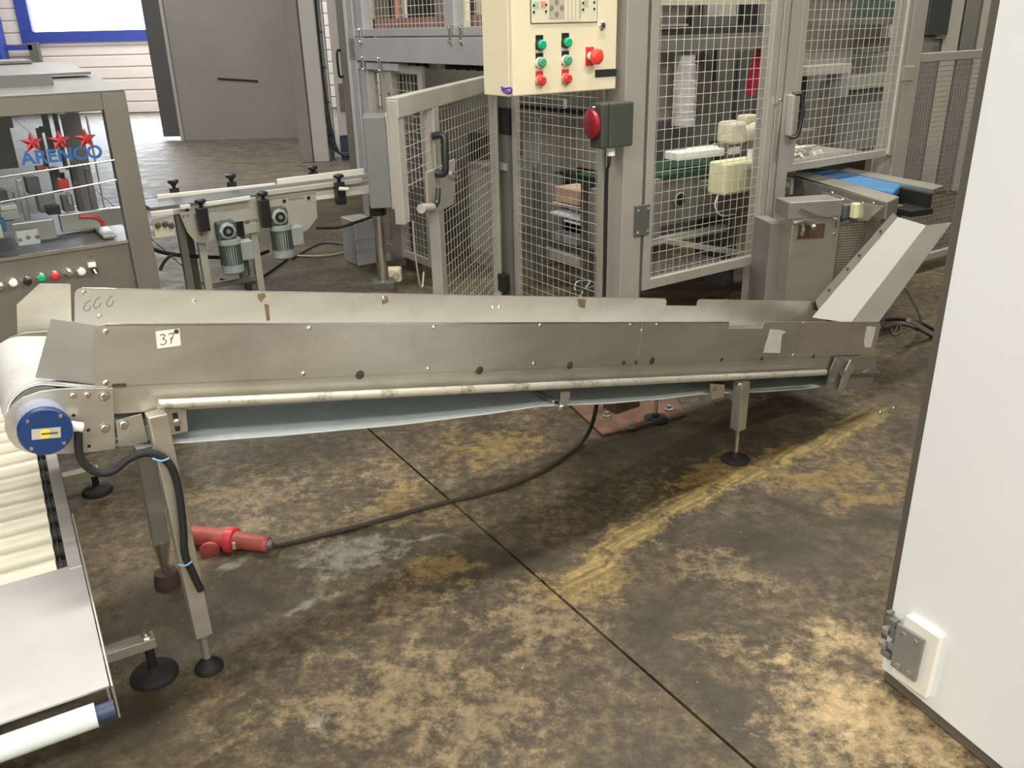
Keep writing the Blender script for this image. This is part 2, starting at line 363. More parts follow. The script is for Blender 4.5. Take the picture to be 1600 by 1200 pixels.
    sc = N.new('ShaderNodeMapping'); sc.vector_type = 'TEXTURE'; sc.inputs['Rotation'].default_value = (0, 0, math.atan2(dd.y, dd.x)); sc.inputs['Scale'].default_value = (1.4, 0.022, 1); L.new(WP2, sc.inputs[0])
    scn = noise(1.0, 4, 0.6, sc.outputs[0])
    col = mix(mth('MULTIPLY', mr(mth('ADD', f, mth('MULTIPLY', FG, 2.0)), -0.15, 0.55), 0.8), col, mix(mr(scn.outputs[0], 0.42, 0.6), (0.20, 0.14, 0.048), (0.42, 0.31, 0.11)))
    # fine dark pores and pale specks
    col = mix(mr(fine.outputs[0], 0.40, 0.60, 0.5, 0.0, False), col, (0.022, 0.017, 0.010))
    col = mix(mth('MULTIPLY', mr(grit.outputs[0], 0.64, 0.70), mr(mid.outputs[0], 0.42, 0.58, 0.1, 0.9)), col, (0.42, 0.36, 0.25))
    # the far hall has a paler floor
    sp = N.new('ShaderNodeSeparateXYZ'); L.new(ge.outputs['Position'], sp.inputs[0])
    far = mr(sp.outputs['Y'], 8.5, 10.5); far = mth('MULTIPLY', far, mr(sp.outputs['X'], -1.2, -2.0, 0, 1))
    col = mix(mth('MULTIPLY', far, 0.75), col, mix(mr(mid.outputs[0], 0.35, 0.65), (0.17, 0.14, 0.11), (0.36, 0.32, 0.26)))
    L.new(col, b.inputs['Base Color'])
    L.new(mr(mid.outputs[0], 0.35, 0.65, 0.5, 0.72), b.inputs['Roughness'])
    bp = N.new('ShaderNodeBump'); bp.inputs['Strength'].default_value = 0.25; bp.inputs['Distance'].default_value = 0.003
    L.new(mth('ADD', fine.outputs[0], mth('MULTIPLY', grit.outputs[0], 0.5)), bp.inputs['Height']); L.new(bp.outputs[0], b.inputs['Normal'])
    return m
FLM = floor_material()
joint_m = mat('joint_dirt', (0.02, 0.015, 0.01), 0.9)
fl = struct('floor', MB().box((-16, -4, -0.12), (8, 23, -0.016)), joint_m)
def clip(poly, p, n):
    out = []
    for i in range(len(poly)):
        a, b = Vector(poly[i]), Vector(poly[(i + 1) % len(poly)]); da, db = (a - p).dot(n), (b - p).dot(n)
        if da >= 0: out.append(a)
        if da * db < 0: out.append(a + (b - a) * (da / (da - db)))
    return out
jp = Vector((-0.234, 2.761)); jd = (Vector((0.542, 1.507)) - Vector((-0.628, 3.397))).normalized(); jn = Vector((-jd.y, jd.x))
rect = [(-16, -4), (8, -4), (8, 23), (-16, 23)]
cuts = [jp + jn * k for k in (-8.4, -4.2, 0, 4.2, 8.4)]
bands = []
for k in range(6):
    pl = [Vector(p) for p in rect]
    if k > 0: pl = clip(pl, cuts[k - 1] + jn * 0.0045, jn)
    if k < 5: pl = clip(pl, cuts[k] - jn * 0.0045, -jn)
    for sgn, yy in ((-1, 9.9), (1, 9.9)):
        q = clip(pl, Vector((0, yy - 0.006 if sgn < 0 else yy + 0.006)), Vector((0, sgn)))
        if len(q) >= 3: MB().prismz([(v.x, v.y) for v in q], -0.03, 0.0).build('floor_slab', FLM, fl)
# --- hall shell
struct('ceiling', MB().box((-16, -4, 5.2), (8, 23, 5.3)), ceil_m)
struct('wall_front', MB().box((-16, -4.2, 0), (8, -4, 5.2)), mat('white_wall', (0.7, 0.69, 0.65), 0.7, 0, 0.03, 1))
struct('wall_right', MB().box((7.8, -4, 0), (8, 23, 5.2)), grey_m)
struct('wall_left', MB().box((-16.2, -4, 0), (-16, 23, 5.2)), wall_b)
struct('wall_back', MB().box((-1.35, 10.9, 0), (7.8, 11.1, 5.2)), wall_b)
# far gable: cladding boards around a daylit window
YF = 20.0
a = W.y(55, 50, YF); bq = W.y(228, 47, YF); WX0, WX1, WZ0 = a.x, bq.x + 3.0, a.z
wf = struct('wall_far', MB().box((-16, YF + 0.05, 0), (-1.35, YF + 0.2, 5.2)), clad)
zc = 0.0; bd = 0.24
board = None
while zc < 5.1:
    for x0, x1 in ((-16, WX0 - 0.3), (WX0 - 0.3, WX1 + 0.3), (WX1 + 0.3, -1.4)):
        if x0 == WX0 - 0.3 and zc + bd > WZ0 - 0.25: continue
        MB().prismx([(YF + 0.05, zc), (YF + 0.0, zc + 0.02), (YF + 0.0, zc + bd - 0.03), (YF + 0.05, zc + bd)], x0, x1).build('cladding_board', clad, wf)
    zc += bd
wn = struct('window_1', MB().box((WX0, YF - 0.02, WZ0), (WX1, YF + 0.04, 4.4)), pane_e)
fb = MB().box((WX0 - 0.27, YF - 0.12, WZ0 - 0.22), (WX1 + 0.3, YF, WZ0)); fb.box((WX0 - 0.27, YF - 0.12, WZ0), (WX0, YF, 4.7)); fb.box((WX1, YF - 0.12, WZ0), (WX1 + 0.3, YF, 4.7)); fb.box((WX0, YF - 0.12, 4.4), (WX1, YF, 4.7))
fb.build('window_frame', blue_f, wn, 0.01)
p = W.y(5, 80, YF - .3)
cl = MB().box((p.x - 0.28, YF - 0.5, 0), (p.x + 0.05, YF - 0.2, 5.1)); struct('trim_1', cl, blue_f)
# blue rail between the columns
q0 = W.y(8, 75, YF - .25); q1 = W.y(52, 74, YF - .25)
struct('trim_2', MB().box((q0.x, YF - 0.3, q0.z - 0.05), (q1.x, YF - 0.2, q0.z + 0.05)), blue_f)
q2 = W.y(57, 92, YF - .25); struct('trim_3', MB().box((q2.x - 0.1, YF - 0.3, 0), (q2.x + 0.1, YF - 0.2, WZ0 - 0.2)), grey_m)
# grey partition with a sliding leaf
YP = 14.5
xl, xr = W.y(290, 222, YP).x, W.y(458, 212, YP).x
struct('wall_partition', MB().box((xl, YP, 0), (xr + 0.1, YP + 0.12, 5.2)), wall_g)
dl = W.y(255, 215, YP).x; dr = W.y(284, 220, YP).x
struct('door_1', MB().box((dl, YP + 0.02, 0.06), (dr, YP + 0.14, 5.0)), mat('slate_door', (0.12, 0.125, 0.13), 0.5, 0, 0.03, 2), bev=0.01)
struct('trim_4', MB().box((dr + 0.005, YP - 0.04, 0), (xl - 0.005, YP + 0.1, 5.2)), wall_w)
s0 = W.y(340, 123, YP - 0.006); s1 = W.y(403, 127, YP - 0.006)
tag(MB().bar((s0.x, YP - 0.006, s0.z), (s1.x, YP - 0.006, s1.z), 0.012, 0.03).build('wall_scratch', ink), kind='structure')
# columns at the mouth of the hall
YC = 11.6
def wx(px, py, Y): return W.y(px, py, Y).x
struct('trim_5', MB().box((wx(470, 255, YC), YC, 0), (wx(490, 262, YC), YC + 0.5, 5.2)), mat('column_grey', (0.27, 0.26, 0.25), 0.5, 0, 0.04, 3), bev=0.01)
struct('trim_6', MB().box((wx(490, 262, YC) + 0.005, YC + 0.05, 0), (wx(514, 255, YC), YC + 0.45, 5.2)), wall_w, bev=0.01)
# cable ladder with cables beside the pale cabinet
YT = 11.75
ct = thing('cable_tray', 'vertical grey cable tray carrying black cables beside the pale column', 'cable tray', M=Matrix.Translation((wx(522, 235, YT), YT, 0)))
MB().box((-0.16, 0, 0.2), (-0.145, 0.06, 5.1)).box((0.005, 0, 0.2), (0.02, 0.06, 5.1)).build('side_rail', frame_m, ct)
rg = MB().box((-0.145, 0.015, 0), (0.005, 0.03, 0.03)).build('rung', grey_d, ct, loc=(0, 0, 0.3))
copies(rg, [(0, 0, 0.3 + 0.42 * k) for k in range(1, 11)], ct)
for k in range(4):
    xx = -0.13 + 0.03 * k
    MB().path([(xx, -0.02, 5.0), (xx + 0.01, -0.02, 3), (xx - 0.005, -0.03, 1.5), (xx + 0.02, -0.04, 0.6), (xx + 0.12, -0.05, 0.16 - 0.02 * k), (xx + 0.33, -0.05, 0.1)], 0.011, 6).build('cable', black, ct, smooth=True)
cb = thing('electrical_cabinet', 'tall pale floor cabinet with louvred vent and dark plinth at the hall mouth', 'cabinet', M=Matrix.Translation((wx(525, 235, 11.5), 11.6, 0)))
MB().box((0.02, 0.1, 0.32), (0.34, 0.7, 2.3)).build('body', wall_w, cb, 0.01)
MB().box((0.02, 0.12, 0.0), (0.34, 0.7, 0.31)).build('plinth', navy, cb)
vt = MB()
for k in range(16): vt.box((0.07, 0.085, 0.62 + k * 0.022), (0.24, 0.1, 0.632 + k * 0.022))
vt.build('vent', grey_m, cb)
cd = thing('cabinet_door_leaf', 'narrow dark door leaf with black pull handle beside the tall cabinet', 'door', M=Matrix.Translation((wx(560, 258, 10.6), 10.6, 0)))
MB().box((-0.1, 0, 0.02), (-0.02, 0.03, 3.0)).build('leaf', grey_m, cd, 0.004)
MB().box((-0.02, 0, 0.02), (0.06, 0.04, 3.0)).build('edge_strip', wall_w, cd, 0.004)
MB().path([(-0.09, -0.01, 1.38), (-0.12, -0.06, 1.36), (-0.12, -0.06, 1.12), (-0.09, -0.01, 1.1)], 0.014, 8).build('handle', black, cd, smooth=True)
# panelled partition behind the right-hand fence
YR = 8.4
ws = struct('wall_side', MB().box((wx(1430, 150, YR) - 0.3, YR + 0.06, 0), (7.8, YR + 0.2, 5.2)), wall_b)
xs = [wx(p, 60, YR) for p in (1440, 1474, 1502, 1528, 1550, 1572, 1600)]
cols = [grey_m, wall_b, grey_m, wall_b, wall_w, wall_b]
for i in range(6):
    MB().box((xs[i], YR, 0.03), (xs[i + 1] - 0.02, YR + 0.06, 5.1)).build('wall_panel', cols[i], ws, 0.006)
q0 = W.y(1452, 2, YR - 0.02); q1 = W.y(1478, 55, YR - 0.02)
tag(MB().box((q0.x, YR - 0.05, q1.z), (q1.x, YR, 3.4)).build('door_2', mat('dark_leaf', (0.035, 0.04, 0.038), 0.35), None, 0.01), kind='structure')
hw = W.y(1462, 57, YR - 0.08); hv = W.y(1475, 57, YR - 0.08)
tag(MB().cyl((hw.x, YR - 0.08, hw.z), (hv.x, YR - 0.08, hv.z), 0.016, 10).build('door_bolt', steel_b), 'short bright bolt on the dark leaf behind the fence', 'bolt')

# ================================================================= INCLINE BELT CONVEYOR
cv = thing('incline_conveyor', 'long stainless inclined belt conveyor with high side guards and numbered label', 'conveyor', CV)
TH = math.atan(0.2); TC = Matrix.Translation((0, 0, 0.835)) @ Matrix.Rotation(TH, 4, 'Y'); TI = TC.inverted()
def ab(px, py, w=-0.02): v = TI @ CV.y(px, py, w); return (v.x, v.z)
def sz(px, py, w=-0.02): v = CV.y(px, py, w); return (v.x, v.z)
n0 = ab(1139, 503)[0]; n1 = ab(1194, 503)[0]
g = MB(TC)
r = 0.018; arc = [(-0.124 + r - r * math.cos(R(t)), 0.142 - r + r * math.sin(R(t))) for t in (0, 22, 45, 68, 90)]
arcR = [(2.945 - 0.02, 0.142), (2.95, 0.12)]
g.prism([(-0.124, -0.004)] + arc + [(n0, 0.142), (n0 + 0.004, 0.118), (n1 - 0.006, 0.118), (n1, 0.142)] + arcR + [(2.95, -0.004)], -0.022, -0.019)
g.build('front_guard', steel, cv)
g = MB(TC); m0 = ab(1042, 470, .44)[0]; m1 = ab(1090, 472, .44)[0]
arc = [(-0.098 + r - r * math.cos(R(t)), 0.122 - r + r * math.sin(R(t))) for t in (0, 22, 45, 68, 90)]
g.prism([(-0.098, -0.035)] + arc + [(m0 - 0.012, 0.122), (m0 - 0.006, 0.117), (m0, 0.112), (m0, 0.093), (m1, 0.093), (m1, 0.112), (m1 + 0.012, 0.122), (3.1, 0.122), (3.115, 0.1), (3.115, -0.035)], 0.44, 0.443)
g.build('rear_guard', steel, cv)
# hem along both guards
MB(TC).box((-0.105, -0.024, 0.1405), (n0 - 0.005, -0.017, 0.1435)).build('guard_hem', steel_b, cv)
MB(TC).box((-0.08, 0.438, 0.1205), (m0 - 0.015, 0.445, 0.1235)).build('guard_hem', steel_b, cv)
# outward wings by the drive drum
def quadsheet(pts, th=0.003):
    P = [Vector(p) for p in pts]; nn = (P[1] - P[0]).cross(P[2] - P[0]).normalized() * th; n = len(P)
    return MB().add(P + [p + nn for p in P], [tuple(range(n))[::-1], tuple(range(n, 2 * n))] + [(i, (i + 1) % n, n + (i + 1) % n, n + i) for i in range(n)])
w1, w2, w3 = CV.y(80, 498, .02), CV.y(155, 509, -.014), CV.y(154, 601, -.014)
quadsheet([w1, w2, w3, on_plane(CV, 55, 590, w1, w2, w3)]).build('guide_wing', steel_d, cv)
quadsheet([CV.y(62, 443, .47), CV.y(110, 444, .447), CV.y(113, 540, .447), CV.y(75, 541, .465), CV.y(28, 539, .49), CV.y(26, 476, .49)]).build('guide_wing', steel, cv)
# side frames
MB(TC).box((-0.09, -0.018, -0.075), (2.86, 0.012, -0.003)).build('side_frame', steel, cv)
MB(TC).box((-0.02, 0.41, -0.075), (2.86, 0.438, -0.003)).build('side_frame', steel, cv)
MB(TC).box((0.0, 0.0, -0.05), (2.8, 0.42, -0.046)).build('belt_bed', steel_d, cv)
# welds, rivets
wl = [(563, 586), (750, 579), (891, 571), (1019, 564), (1128, 562), (1191, 560), (1272, 557), (975, 567), (994, 566)]
for i, (x, y) in enumerate(wl):
    a_, b_ = ab(x, y, -0.024); big = i < 4
    MB(TC).lathe((a_, -0.022, b_), (0, -1, 0), [(0.013 if big else 0.008, 0), (0.011 if big else 0.006, 0.0025), (0.004, 0.004)], 12).build('weld_spot', weld, cv)
a_, b_ = ab(186, 602); MB(TC).cbox((a_, -0.0235, b_ + 0.001), (0.03, 0.003, 0.008)).build('weld_spot', weld, cv)
rv = None
for (x, y, w) in [(165, 518, -.022), (165, 598, -.022), (483, 513, -.022), (474, 584, -.022), (669, 576, -.022), (678, 511, -.022), (844, 508, -.022), (834, 568, -.022), (986, 507, -.022), (1027, 507, -.022), (1256, 506, -.022), (1240, 555, -.022), (131, 457, .44), (155, 494, .44), (303, 470, .44), (599, 465, .44), (770, 480, .44), (780, 480, .44), (1003, 516, -.022)]:
    a_, b_ = ab(x, y, w); MB(TC).lathe((a_, w, b_), (0, -1, 0), [(0.0065, 0), (0.0065, 0.002), (0.0035, 0.004)], 10).build('rivet', steel_b, cv)
# butt joint between the two guard sheets
a1 = ab(1004, 503); a2 = ab(996, 566); MB(TC).bar((a1[0], -0.0225, a1[1]), (a2[0], -0.0225, a2[1]), 0.0015, 0.002).build('guard_joint', steel_b, cv)
# drive end plate
drc = sz(68, 664, -0.03)
poly = [sz(x, y, -.03) for x, y in [(176, 606), (130, 606), (95, 607), (62, 611), (35, 620), (17, 634), (8, 652), (7, 668), (12, 684), (24, 698), (42, 706), (68, 710), (105, 708), (140, 706), (180, 701)]]
MB().prism(poly, -0.034, -0.028).build('drive_plate', steel, cv, 0.001)
MB().prism([(x + 0.02, z) for x, z in poly], 0.445, 0.45).build('drive_plate', steel, cv)
for (x, y, big) in [(163, 619, 1), (164, 669, 1), (136, 617, 0), (114, 618, 0)]:
    s_, z_ = sz(x, y, -.034); b_ = bolt(0.009 if big else 0.006, 0.006); b_.build('bolt', steel_b, cv, loc=(s_, -0.034, z_))
for (x, y) in [(115, 649), (138, 672), (139, 697), (115, 669)]:
    s_, z_ = sz(x, y, -.034); MB().cyl((s_, -0.0335, z_), (s_, -0.0348, z_), 0.0042, 10).build('screw_hole', black, cv)
# drum motor: white end housing, blue cap, maker's plate
mz = CV.y(72, 676, -0.115); mc = Vector((mz.x, 0, mz.z))
MB().lathe((mc.x, -0.034, mc.z), (0, -1, 0), [(0.052, 0), (0.052, 0.06), (0.0535, 0.062)], 36).build('motor_housing', mat('pale_motor', (0.30, 0.33, 0.43), 0.4), cv, smooth=True)
mcap = MB().lathe((mc.x, -0.096, mc.z), (0, -1, 0), [(0.054, 0), (0.054, 0.013), (0.051, 0.018)], 36).build('motor_cap', blue, cv, smooth=True)
for k in range(4):
    an = R(40 + 90 * k); MB().lathe((mc.x + 0.045 * math.cos(an), -0.114, mc.z + 0.045 * math.sin(an)), (0, -1, 0), [(0.005, 0), (0.004, 0.002)], 8).build('screw', steel_b, mcap)
MT = Matrix.Translation((mc.x, 0, mc.z - 0.002)) @ Matrix.Rotation(R(10), 4, 'Y')
MB(MT).box((-0.028, -0.1155, -0.012), (0.028, -0.114, 0.012)).build('maker_plate', box_l, mcap)
MB(MT).cyl((-0.002, -0.1155, 0), (-0.002, -0.1162, 0), 0.0105, 20).build('plate_emblem', yellow, mcap)
MB(MT).box((-0.01, -0.1168, -0.002), (0.022, -0.116, 0.002)).build('plate_emblem', mat('olive_print', (0.09, 0.1, 0.02), 0.6), mcap)
gx = mc.x + 0.054; MB().cyl((gx - 0.006, -0.075, mc.z - 0.012), (gx + 0.02, -0.075, mc.z - 0.024), 0.012, 12).build('cable_gland', white_n, cv, smooth=True)
# belt loop: drum, top run, tail, sagging return
TCi = TI @ Vector((drc[0], 0, drc[1])); rd = 0.072; cx, cz_ = TCi.x + 0.004, TCi.z + 0.012
pth = []
for t in range(90, 271, 12): pth.append((cx + rd * math.cos(R(t)), cz_ + rd * math.sin(R(t))))
pth += [(x, z) for x, z in [(0.0, -0.17), (0.35, -0.172), (0.7, -0.168), (1.0, -0.155), (1.2, -0.142), (1.5, -0.15), (1.75, -0.148), (1.95, -0.14), (2.3, -0.15), (2.6, -0.15), (2.8, -0.135)]]
for t in range(270, 451, 15): pth.append((2.87 + 0.045 * math.cos(R(t)), -0.083 + 0.045 * math.sin(R(t))))
pth += [(x, -0.034) for x in (2.2, 1.4, 0.7, 0.0)]; pth.append(pth[0])
MB(TC).strip(pth, 0.006, 0.40, 0.003).build('belt', belt_m, cv, smooth=True)
MB(TC).strip(pth, 0.006, 0.40, 0.0016, 0.0024).build('belt_cover', belt_w, cv, smooth=True)
bt = [(cx + (rd + 0.004) * math.cos(R(t)), cz_ + (rd + 0.004) * math.sin(R(t))) for t in range(94, 221, 9)]
MB(TC).strip([(0.03, -0.0305), (-0.1, cz_ + rd + 0.003)] + bt, 0.021, 0.399, 0.002).build('lagging_cover', belt_w, cv, smooth=True)
MB(TC).cyl((cx, 0.0, cz_), (cx, 0.42, cz_), rd - 0.004, 24).build('drive_drum', steel_d, cv, smooth=True)
MB(TC).cyl((2.87, 0.0, -0.083), (2.87, 0.42, -0.083), 0.041, 20).build('tail_drum', steel_d, cv, smooth=True)
# protection pipe
pl_ = CV.y(247, 632, -0.05); pr_ = CV.y(1289, 582, -0.05)
pa = TI @ pl_; pb = TI @ pr_
mpb = mat('worn_painted_pipe', (0.62, 0.60, 0.52), 0.42, 0.5, 0.06, 12, 0.0, dirt=(0.10, 0.07, 0.04), dirt_amt=0.95, dscale=16, stretch=None)
MB(TC).cyl((pa.x, -0.05, pa.z), (pb.x, -0.05, pb.z), 0.0125, 16).build('edge_pipe', mpb, cv, smooth=True)
# brackets and near leg
MB().prism([sz(x, y, -.03) for x, y in [(180, 657), (221, 647), (231, 690), (186, 698)]], -0.032, -0.027).build('leg_bracket', steel, cv)
MB().prism([sz(x, y, -.03) for x, y in [(248, 640), (290, 640), (293, 673), (262, 680), (250, 660)]], -0.034, -0.029).build('leg_bracket', steel, cv)
s_, z_ = sz(275, 656, -.035); MB().box((s_ - 0.006, -0.0355, z_ - 0.03), (s_ + 0.006, -0.034, z_ + 0.018)).build('slot', black, cv)
bolt(0.008, 0.008).build('bolt', steel_b, cv, loc=(s_, -0.0355, z_ - 0.006))
s_, z_ = sz(193, 663, -.032); bolt(0.009, 0.007).build('bolt', steel_b, cv, loc=(s_, -0.032, z_))
lt = CV.y(238, 640, -0.045); 
leg = MB(); leg.bar((0.0, -0.045, 0.118), (lt.x + 0.006, -0.045, lt.z - 0.01), 0.044, 0.044, (0, 1, 0)); leg.build('leg', steel, cv, 0.003)
st_ = MB().lathe((0, -0.045, 0.03), (0, 0, 1), [(0.011 + 0.0015 * (k % 2), 0.1 * k / 19) for k in range(20)], 12).build('threaded_stem', steel_d, cv, smooth=True)
MB().cyl((0, -0.045, 0.112), (0, -0.045, 0.12), 0.02, 6).build('lock_nut', steel_b, cv)
MB().lathe((0, -0.045, 0.001), (0, 0, 1), [(0.038, 0), (0.038, 0.008), (0.03, 0.018), (0.014, 0.03), (0.012, 0.038)], 24).build('foot', rubber, cv, smooth=True)
# far leg of the near trestle
fa, fb2 = CV.y(251, 846, .41), CV.y(226, 712, .41)
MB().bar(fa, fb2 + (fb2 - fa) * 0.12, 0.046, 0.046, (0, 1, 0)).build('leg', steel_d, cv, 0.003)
ft = CV.z(263, 914, 0.0); f0 = Vector((ft.x, ft.y, 0.04)); fd = fa - f0; fl_ = fd.length
MB().lathe(f0, fd, [(0.012, 0), (0.012, fl_ * .25), (0.017, fl_ * .4), (0.02, fl_ * .6), (0.025, fl_ * .9), (0.025, fl_ * 1.05)], 20).build('threaded_stem', steel_b, cv, smooth=True)
MB().lathe((ft.x, ft.y, 0.001), (0, 0, 1), [(0.04, 0), (0.04, 0.02), (0.034, 0.05), (0.02, 0.055)], 20).build('foot', mat('dirty_foot', (0.05, 0.025, 0.02), 0.7), cv, smooth=True)
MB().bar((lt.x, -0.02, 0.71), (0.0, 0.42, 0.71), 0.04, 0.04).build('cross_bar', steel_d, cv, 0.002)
# right trestle
rl = CV.z(1138, 713, 0); sx = rl.x
for w in (-0.03, 0.43):
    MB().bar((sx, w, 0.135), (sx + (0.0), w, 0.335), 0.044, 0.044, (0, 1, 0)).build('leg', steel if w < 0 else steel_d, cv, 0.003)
    MB().cyl((sx, w, 0.15), (sx, w, 0.02), 0.008, 10).build('threaded_stem', steel_b, cv)
    MB().lathe((sx, w, 0.001), (0, 0, 1), [(0.056, 0), (0.056, 0.006), (0.05, 0.012), (0.018, 0.016), (0.014, 0.03)], 28).build('foot', rubber, cv, smooth=True)
MB().bar((sx, -0.02, 0.27), (sx, 0.42, 0.27), 0.04, 0.04).build('cross_bar', steel_d, cv, 0.002)
MB().prism([sz(x, y, -.04) for x, y in [(1110, 600), (1132, 601), (1130, 620), (1112, 624)]], -0.042, -0.036).build('leg_bracket', steel, cv)
s_, z_ = sz(1116, 607, -.042); bolt(0.007, 0.006).build('bolt', brass, cv, loc=(s_, -0.042, z_))
s_, z_ = sz(1155, 603, -.04); bolt(0.008, 0.006).build('bolt', steel_b, cv, loc=(s_, -0.04, z_))
# return roller bracket
MB().prism([sz(x, y, -.03) for x, y in [(876, 612), (890, 611), (889, 622), (882, 642), (872, 641), (876, 625)]], -0.034, -0.028).build('roller_bracket', steel, cv)
s_, z_ = sz(879, 636, -.034); MB().cyl((s_, -0.045, z_), (s_, 0.43, z_), 0.008, 12).build('return_roller_shaft', steel_b, cv)
MB().cyl((s_, 0.01, z_), (s_, 0.41, z_), 0.012, 14).build('return_roller', steel_d, cv, smooth=True)
# tail plate with belt tensioner
MB().prism([sz(x, y, -.03) for x, y in [(1305, 557), (1360, 556), (1367, 561), (1369, 574), (1362, 598), (1350, 608), (1290, 608), (1296, 580)]], -0.034, -0.028).build('tail_plate', steel_d, cv, 0.001)
for (x, y) in [(1309, 564), (1325, 563), (1300, 595)]:
    s_, z_ = sz(x, y, -.034); bolt(0.007, 0.005).build('bolt', steel_b, cv, loc=(s_, -0.034, z_))
MB().prism([sz(x, y, -.05) for x, y in [(1328, 561), (1335, 575), (1327, 585), (1316, 611), (1309, 610), (1318, 580)]], -0.056, -0.050).build('tensioner_arm', steel, cv, 0.001)
t0 = CV.y(1318, 582, -.05); t1 = CV.y(1374, 581, -.05)
MB().cyl((t0.x, -0.05, t0.z), (t1.x, -0.05, t1.z), 0.006, 10).build('tension_bolt', steel_b, cv)
MB().cyl((t0.x - 0.01, -0.05, t0.z), (t0.x + 0.012, -0.05, t0.z), 0.013, 6).build('tension_nut', steel_b, cv)
t2 = CV.y(1352, 579, -.05); MB().cyl((t2.x - 0.012, -0.05, t2.z), (t2.x + 0.015, -0.05, t2.z), 0.011, 6).build('tension_nut', steel_b, cv)
# black motor cable strapped to the near leg
cp = [(gx + 0.012, -0.075, mc.z - 0.021)] + [tuple(CV.y(x, y, -0.08)) for x, y in [(124, 710), (135, 728), (155, 739), (178, 735), (200, 718), (225, 708), (248, 712), (268, 730), (279, 765), (286, 820), (289, 865), (300, 893), (314, 922)]]
MB().path(cp, 0.0095, 10).build('motor_cable', rubber, cv, smooth=True)
for (x0, y0, x1, y1) in [(238, 716, 264, 716), (278, 882, 300, 877)]:
    a_ = CV.y(x0, y0, -0.091); b_ = CV.y(x1, y1, -0.091); MB().path([a_, (a_ + b_) / 2 + Vector((0, -0.003, -0.006)), b_], 0.0022, 6).build('cable_tie', blue_t, cv, smooth=True)
# number label and tape patches
L37 = ab(263, 529, -.0232); TL = TC @ Matrix.Translation((L37[0], -0.0232, L37[1])) @ Matrix.Rotation(R(-7), 4, 'Y')
lb = MB(TL).box((-0.027, -0.0006, -0.021), (0.027, 0, 0.021)).build('number_label', paper, cv); lb['label'] = 'white paper label with handwritten 37'
def stroke(pts, T): 
    m = MB(T)
    for i in range(len(pts) - 1): m.cyl((pts[i][0], -0.0012, pts[i][1]), (pts[i + 1][0], -0.0012, pts[i + 1][1]), 0.0009, 5)
    return m
m3 = stroke([(-0.018, 0.010), (-0.012, 0.013), (-0.007, 0.010), (-0.010, 0.004), (-0.014, 0.001), (-0.008, -0.001), (-0.005, -0.006), (-0.008, -0.011), (-0.014, -0.013), (-0.019, -0.011)], TL); m3.build('handwriting', ink, lb)
m7 = stroke([(0.001, 0.010), (0.006, 0.012), (0.013, 0.012), (0.010, 0.004), (0.006, -0.004), (0.004, -0.013)], TL); m7.build('handwriting', ink, lb)
stroke([(0.003, -0.001), (0.011, 0.001)], TL).build('handwriting', ink, lb)
MB(TL).lathe((0.0195, -0.0005, 0.015), (0, -1, 0), [(0.006, 0), (0.005, 0.002)], 8).build('burn_spot', weld, lb)
for pts in ([(1204, 514), (1221, 516), (1229, 519), (1222, 523), (1219, 552), (1193, 551), (1200, 527)], [(1355, 510), (1369, 511), (1361, 543), (1351, 543), (1350, 535)]):
    MB(TC).prism([ab(x, y, -.0235) for x, y in pts], -0.0235, -0.0225).build('tape_patch', tape_m, cv)
# pencil scrawl on the rear guard
sw = random.Random(3)
for (x, y) in [(137, 478), (152, 473), (172, 470)]:
    P0 = [(x + 6 * math.cos(t * 1.1) + sw.uniform(-1, 1), y + 9 * math.sin(t * 0.9) + sw.uniform(-1, 1)) for t in range(6)]
    m_ = MB(TC); Q = [ab(a_, b_, .4385) for a_, b_ in P0]
    for i in range(5): m_.cyl((Q[i][0], 0.4392, Q[i][1]), (Q[i + 1][0], 0.4392, Q[i + 1][1]), 0.001, 4)
    m_.build('marker_scrawl', mat('faded_marker', (0.16, 0.14, 0.12), 0.7), cv)
stn = mat('heat_stain', (0.2, 0.15, 0.09), 0.6, 0.4, 0.3, 30)
for pts in ([(402, 460), (413, 458), (416, 463), (408, 472), (404, 468)], [(413, 475), (420, 476), (422, 500), (417, 502)], [(596, 464), (606, 463), (607, 472), (598, 476)], [(903, 467), (916, 468), (914, 482), (905, 480)], [(1268, 472), (1276, 470), (1279, 486), (1270, 484)]):
    MB(TC).prism([ab(x, y, .4385) for x, y in pts], 0.4385, 0.4395).build('heat_stain', stn, cv)
# bent wire caught on the rear guard
wv = [CV.y(x, y, .46) for x, y in [(906, 478), (903, 468), (910, 455), (898, 452), (902, 440), (922, 438), (915, 450), (930, 446)]]
MB().path(wv, 0.0025, 6).build('wire_scrap', steel_b, cv, smooth=True)

# ================================================================= ROLLER TABLE
ZT = 0.52
rt = thing('roller_table', 'low gravity roller table with cream rollers and steel end plate under the drive drum', 'roller table', RT)
TLN = 1.85
MB().box((-0.028, 0.44, ZT - 0.09), (0.0, TLN, ZT + 0.004)).build('side_rail', plate_s, rt, 0.002)
MB().box((-0.92, 0.44, ZT - 0.09), (-0.892, TLN, ZT + 0.004)).build('side_rail', plate_s, rt, 0.002)
MB().box((-0.92, TLN - 0.03, ZT - 0.09), (0, TLN, ZT - 0.002)).build('end_rail', plate_s, rt)
first = None
ys = [0.505 + 0.083 * k for k in range(16)]
for y in ys:
    r_ = MB().cyl((-0.885, 0, 0), (-0.05, 0, 0), 0.0275, 20) if first is None else None
    if first is None:
        first = r_.build('roller', roll_w, rt, smooth=True, loc=(0, y, ZT - 0.03))
        MB().cyl((-0.05, 0, 0), (-0.028, 0, 0), 0.021, 14).cyl((-0.043, 0, 0), (-0.038, 0, 0), 0.026, 14).build('end_bearing', rubber, first, smooth=True)
copies(first, [(0, y, ZT - 0.03) for y in ys[1:]], rt)
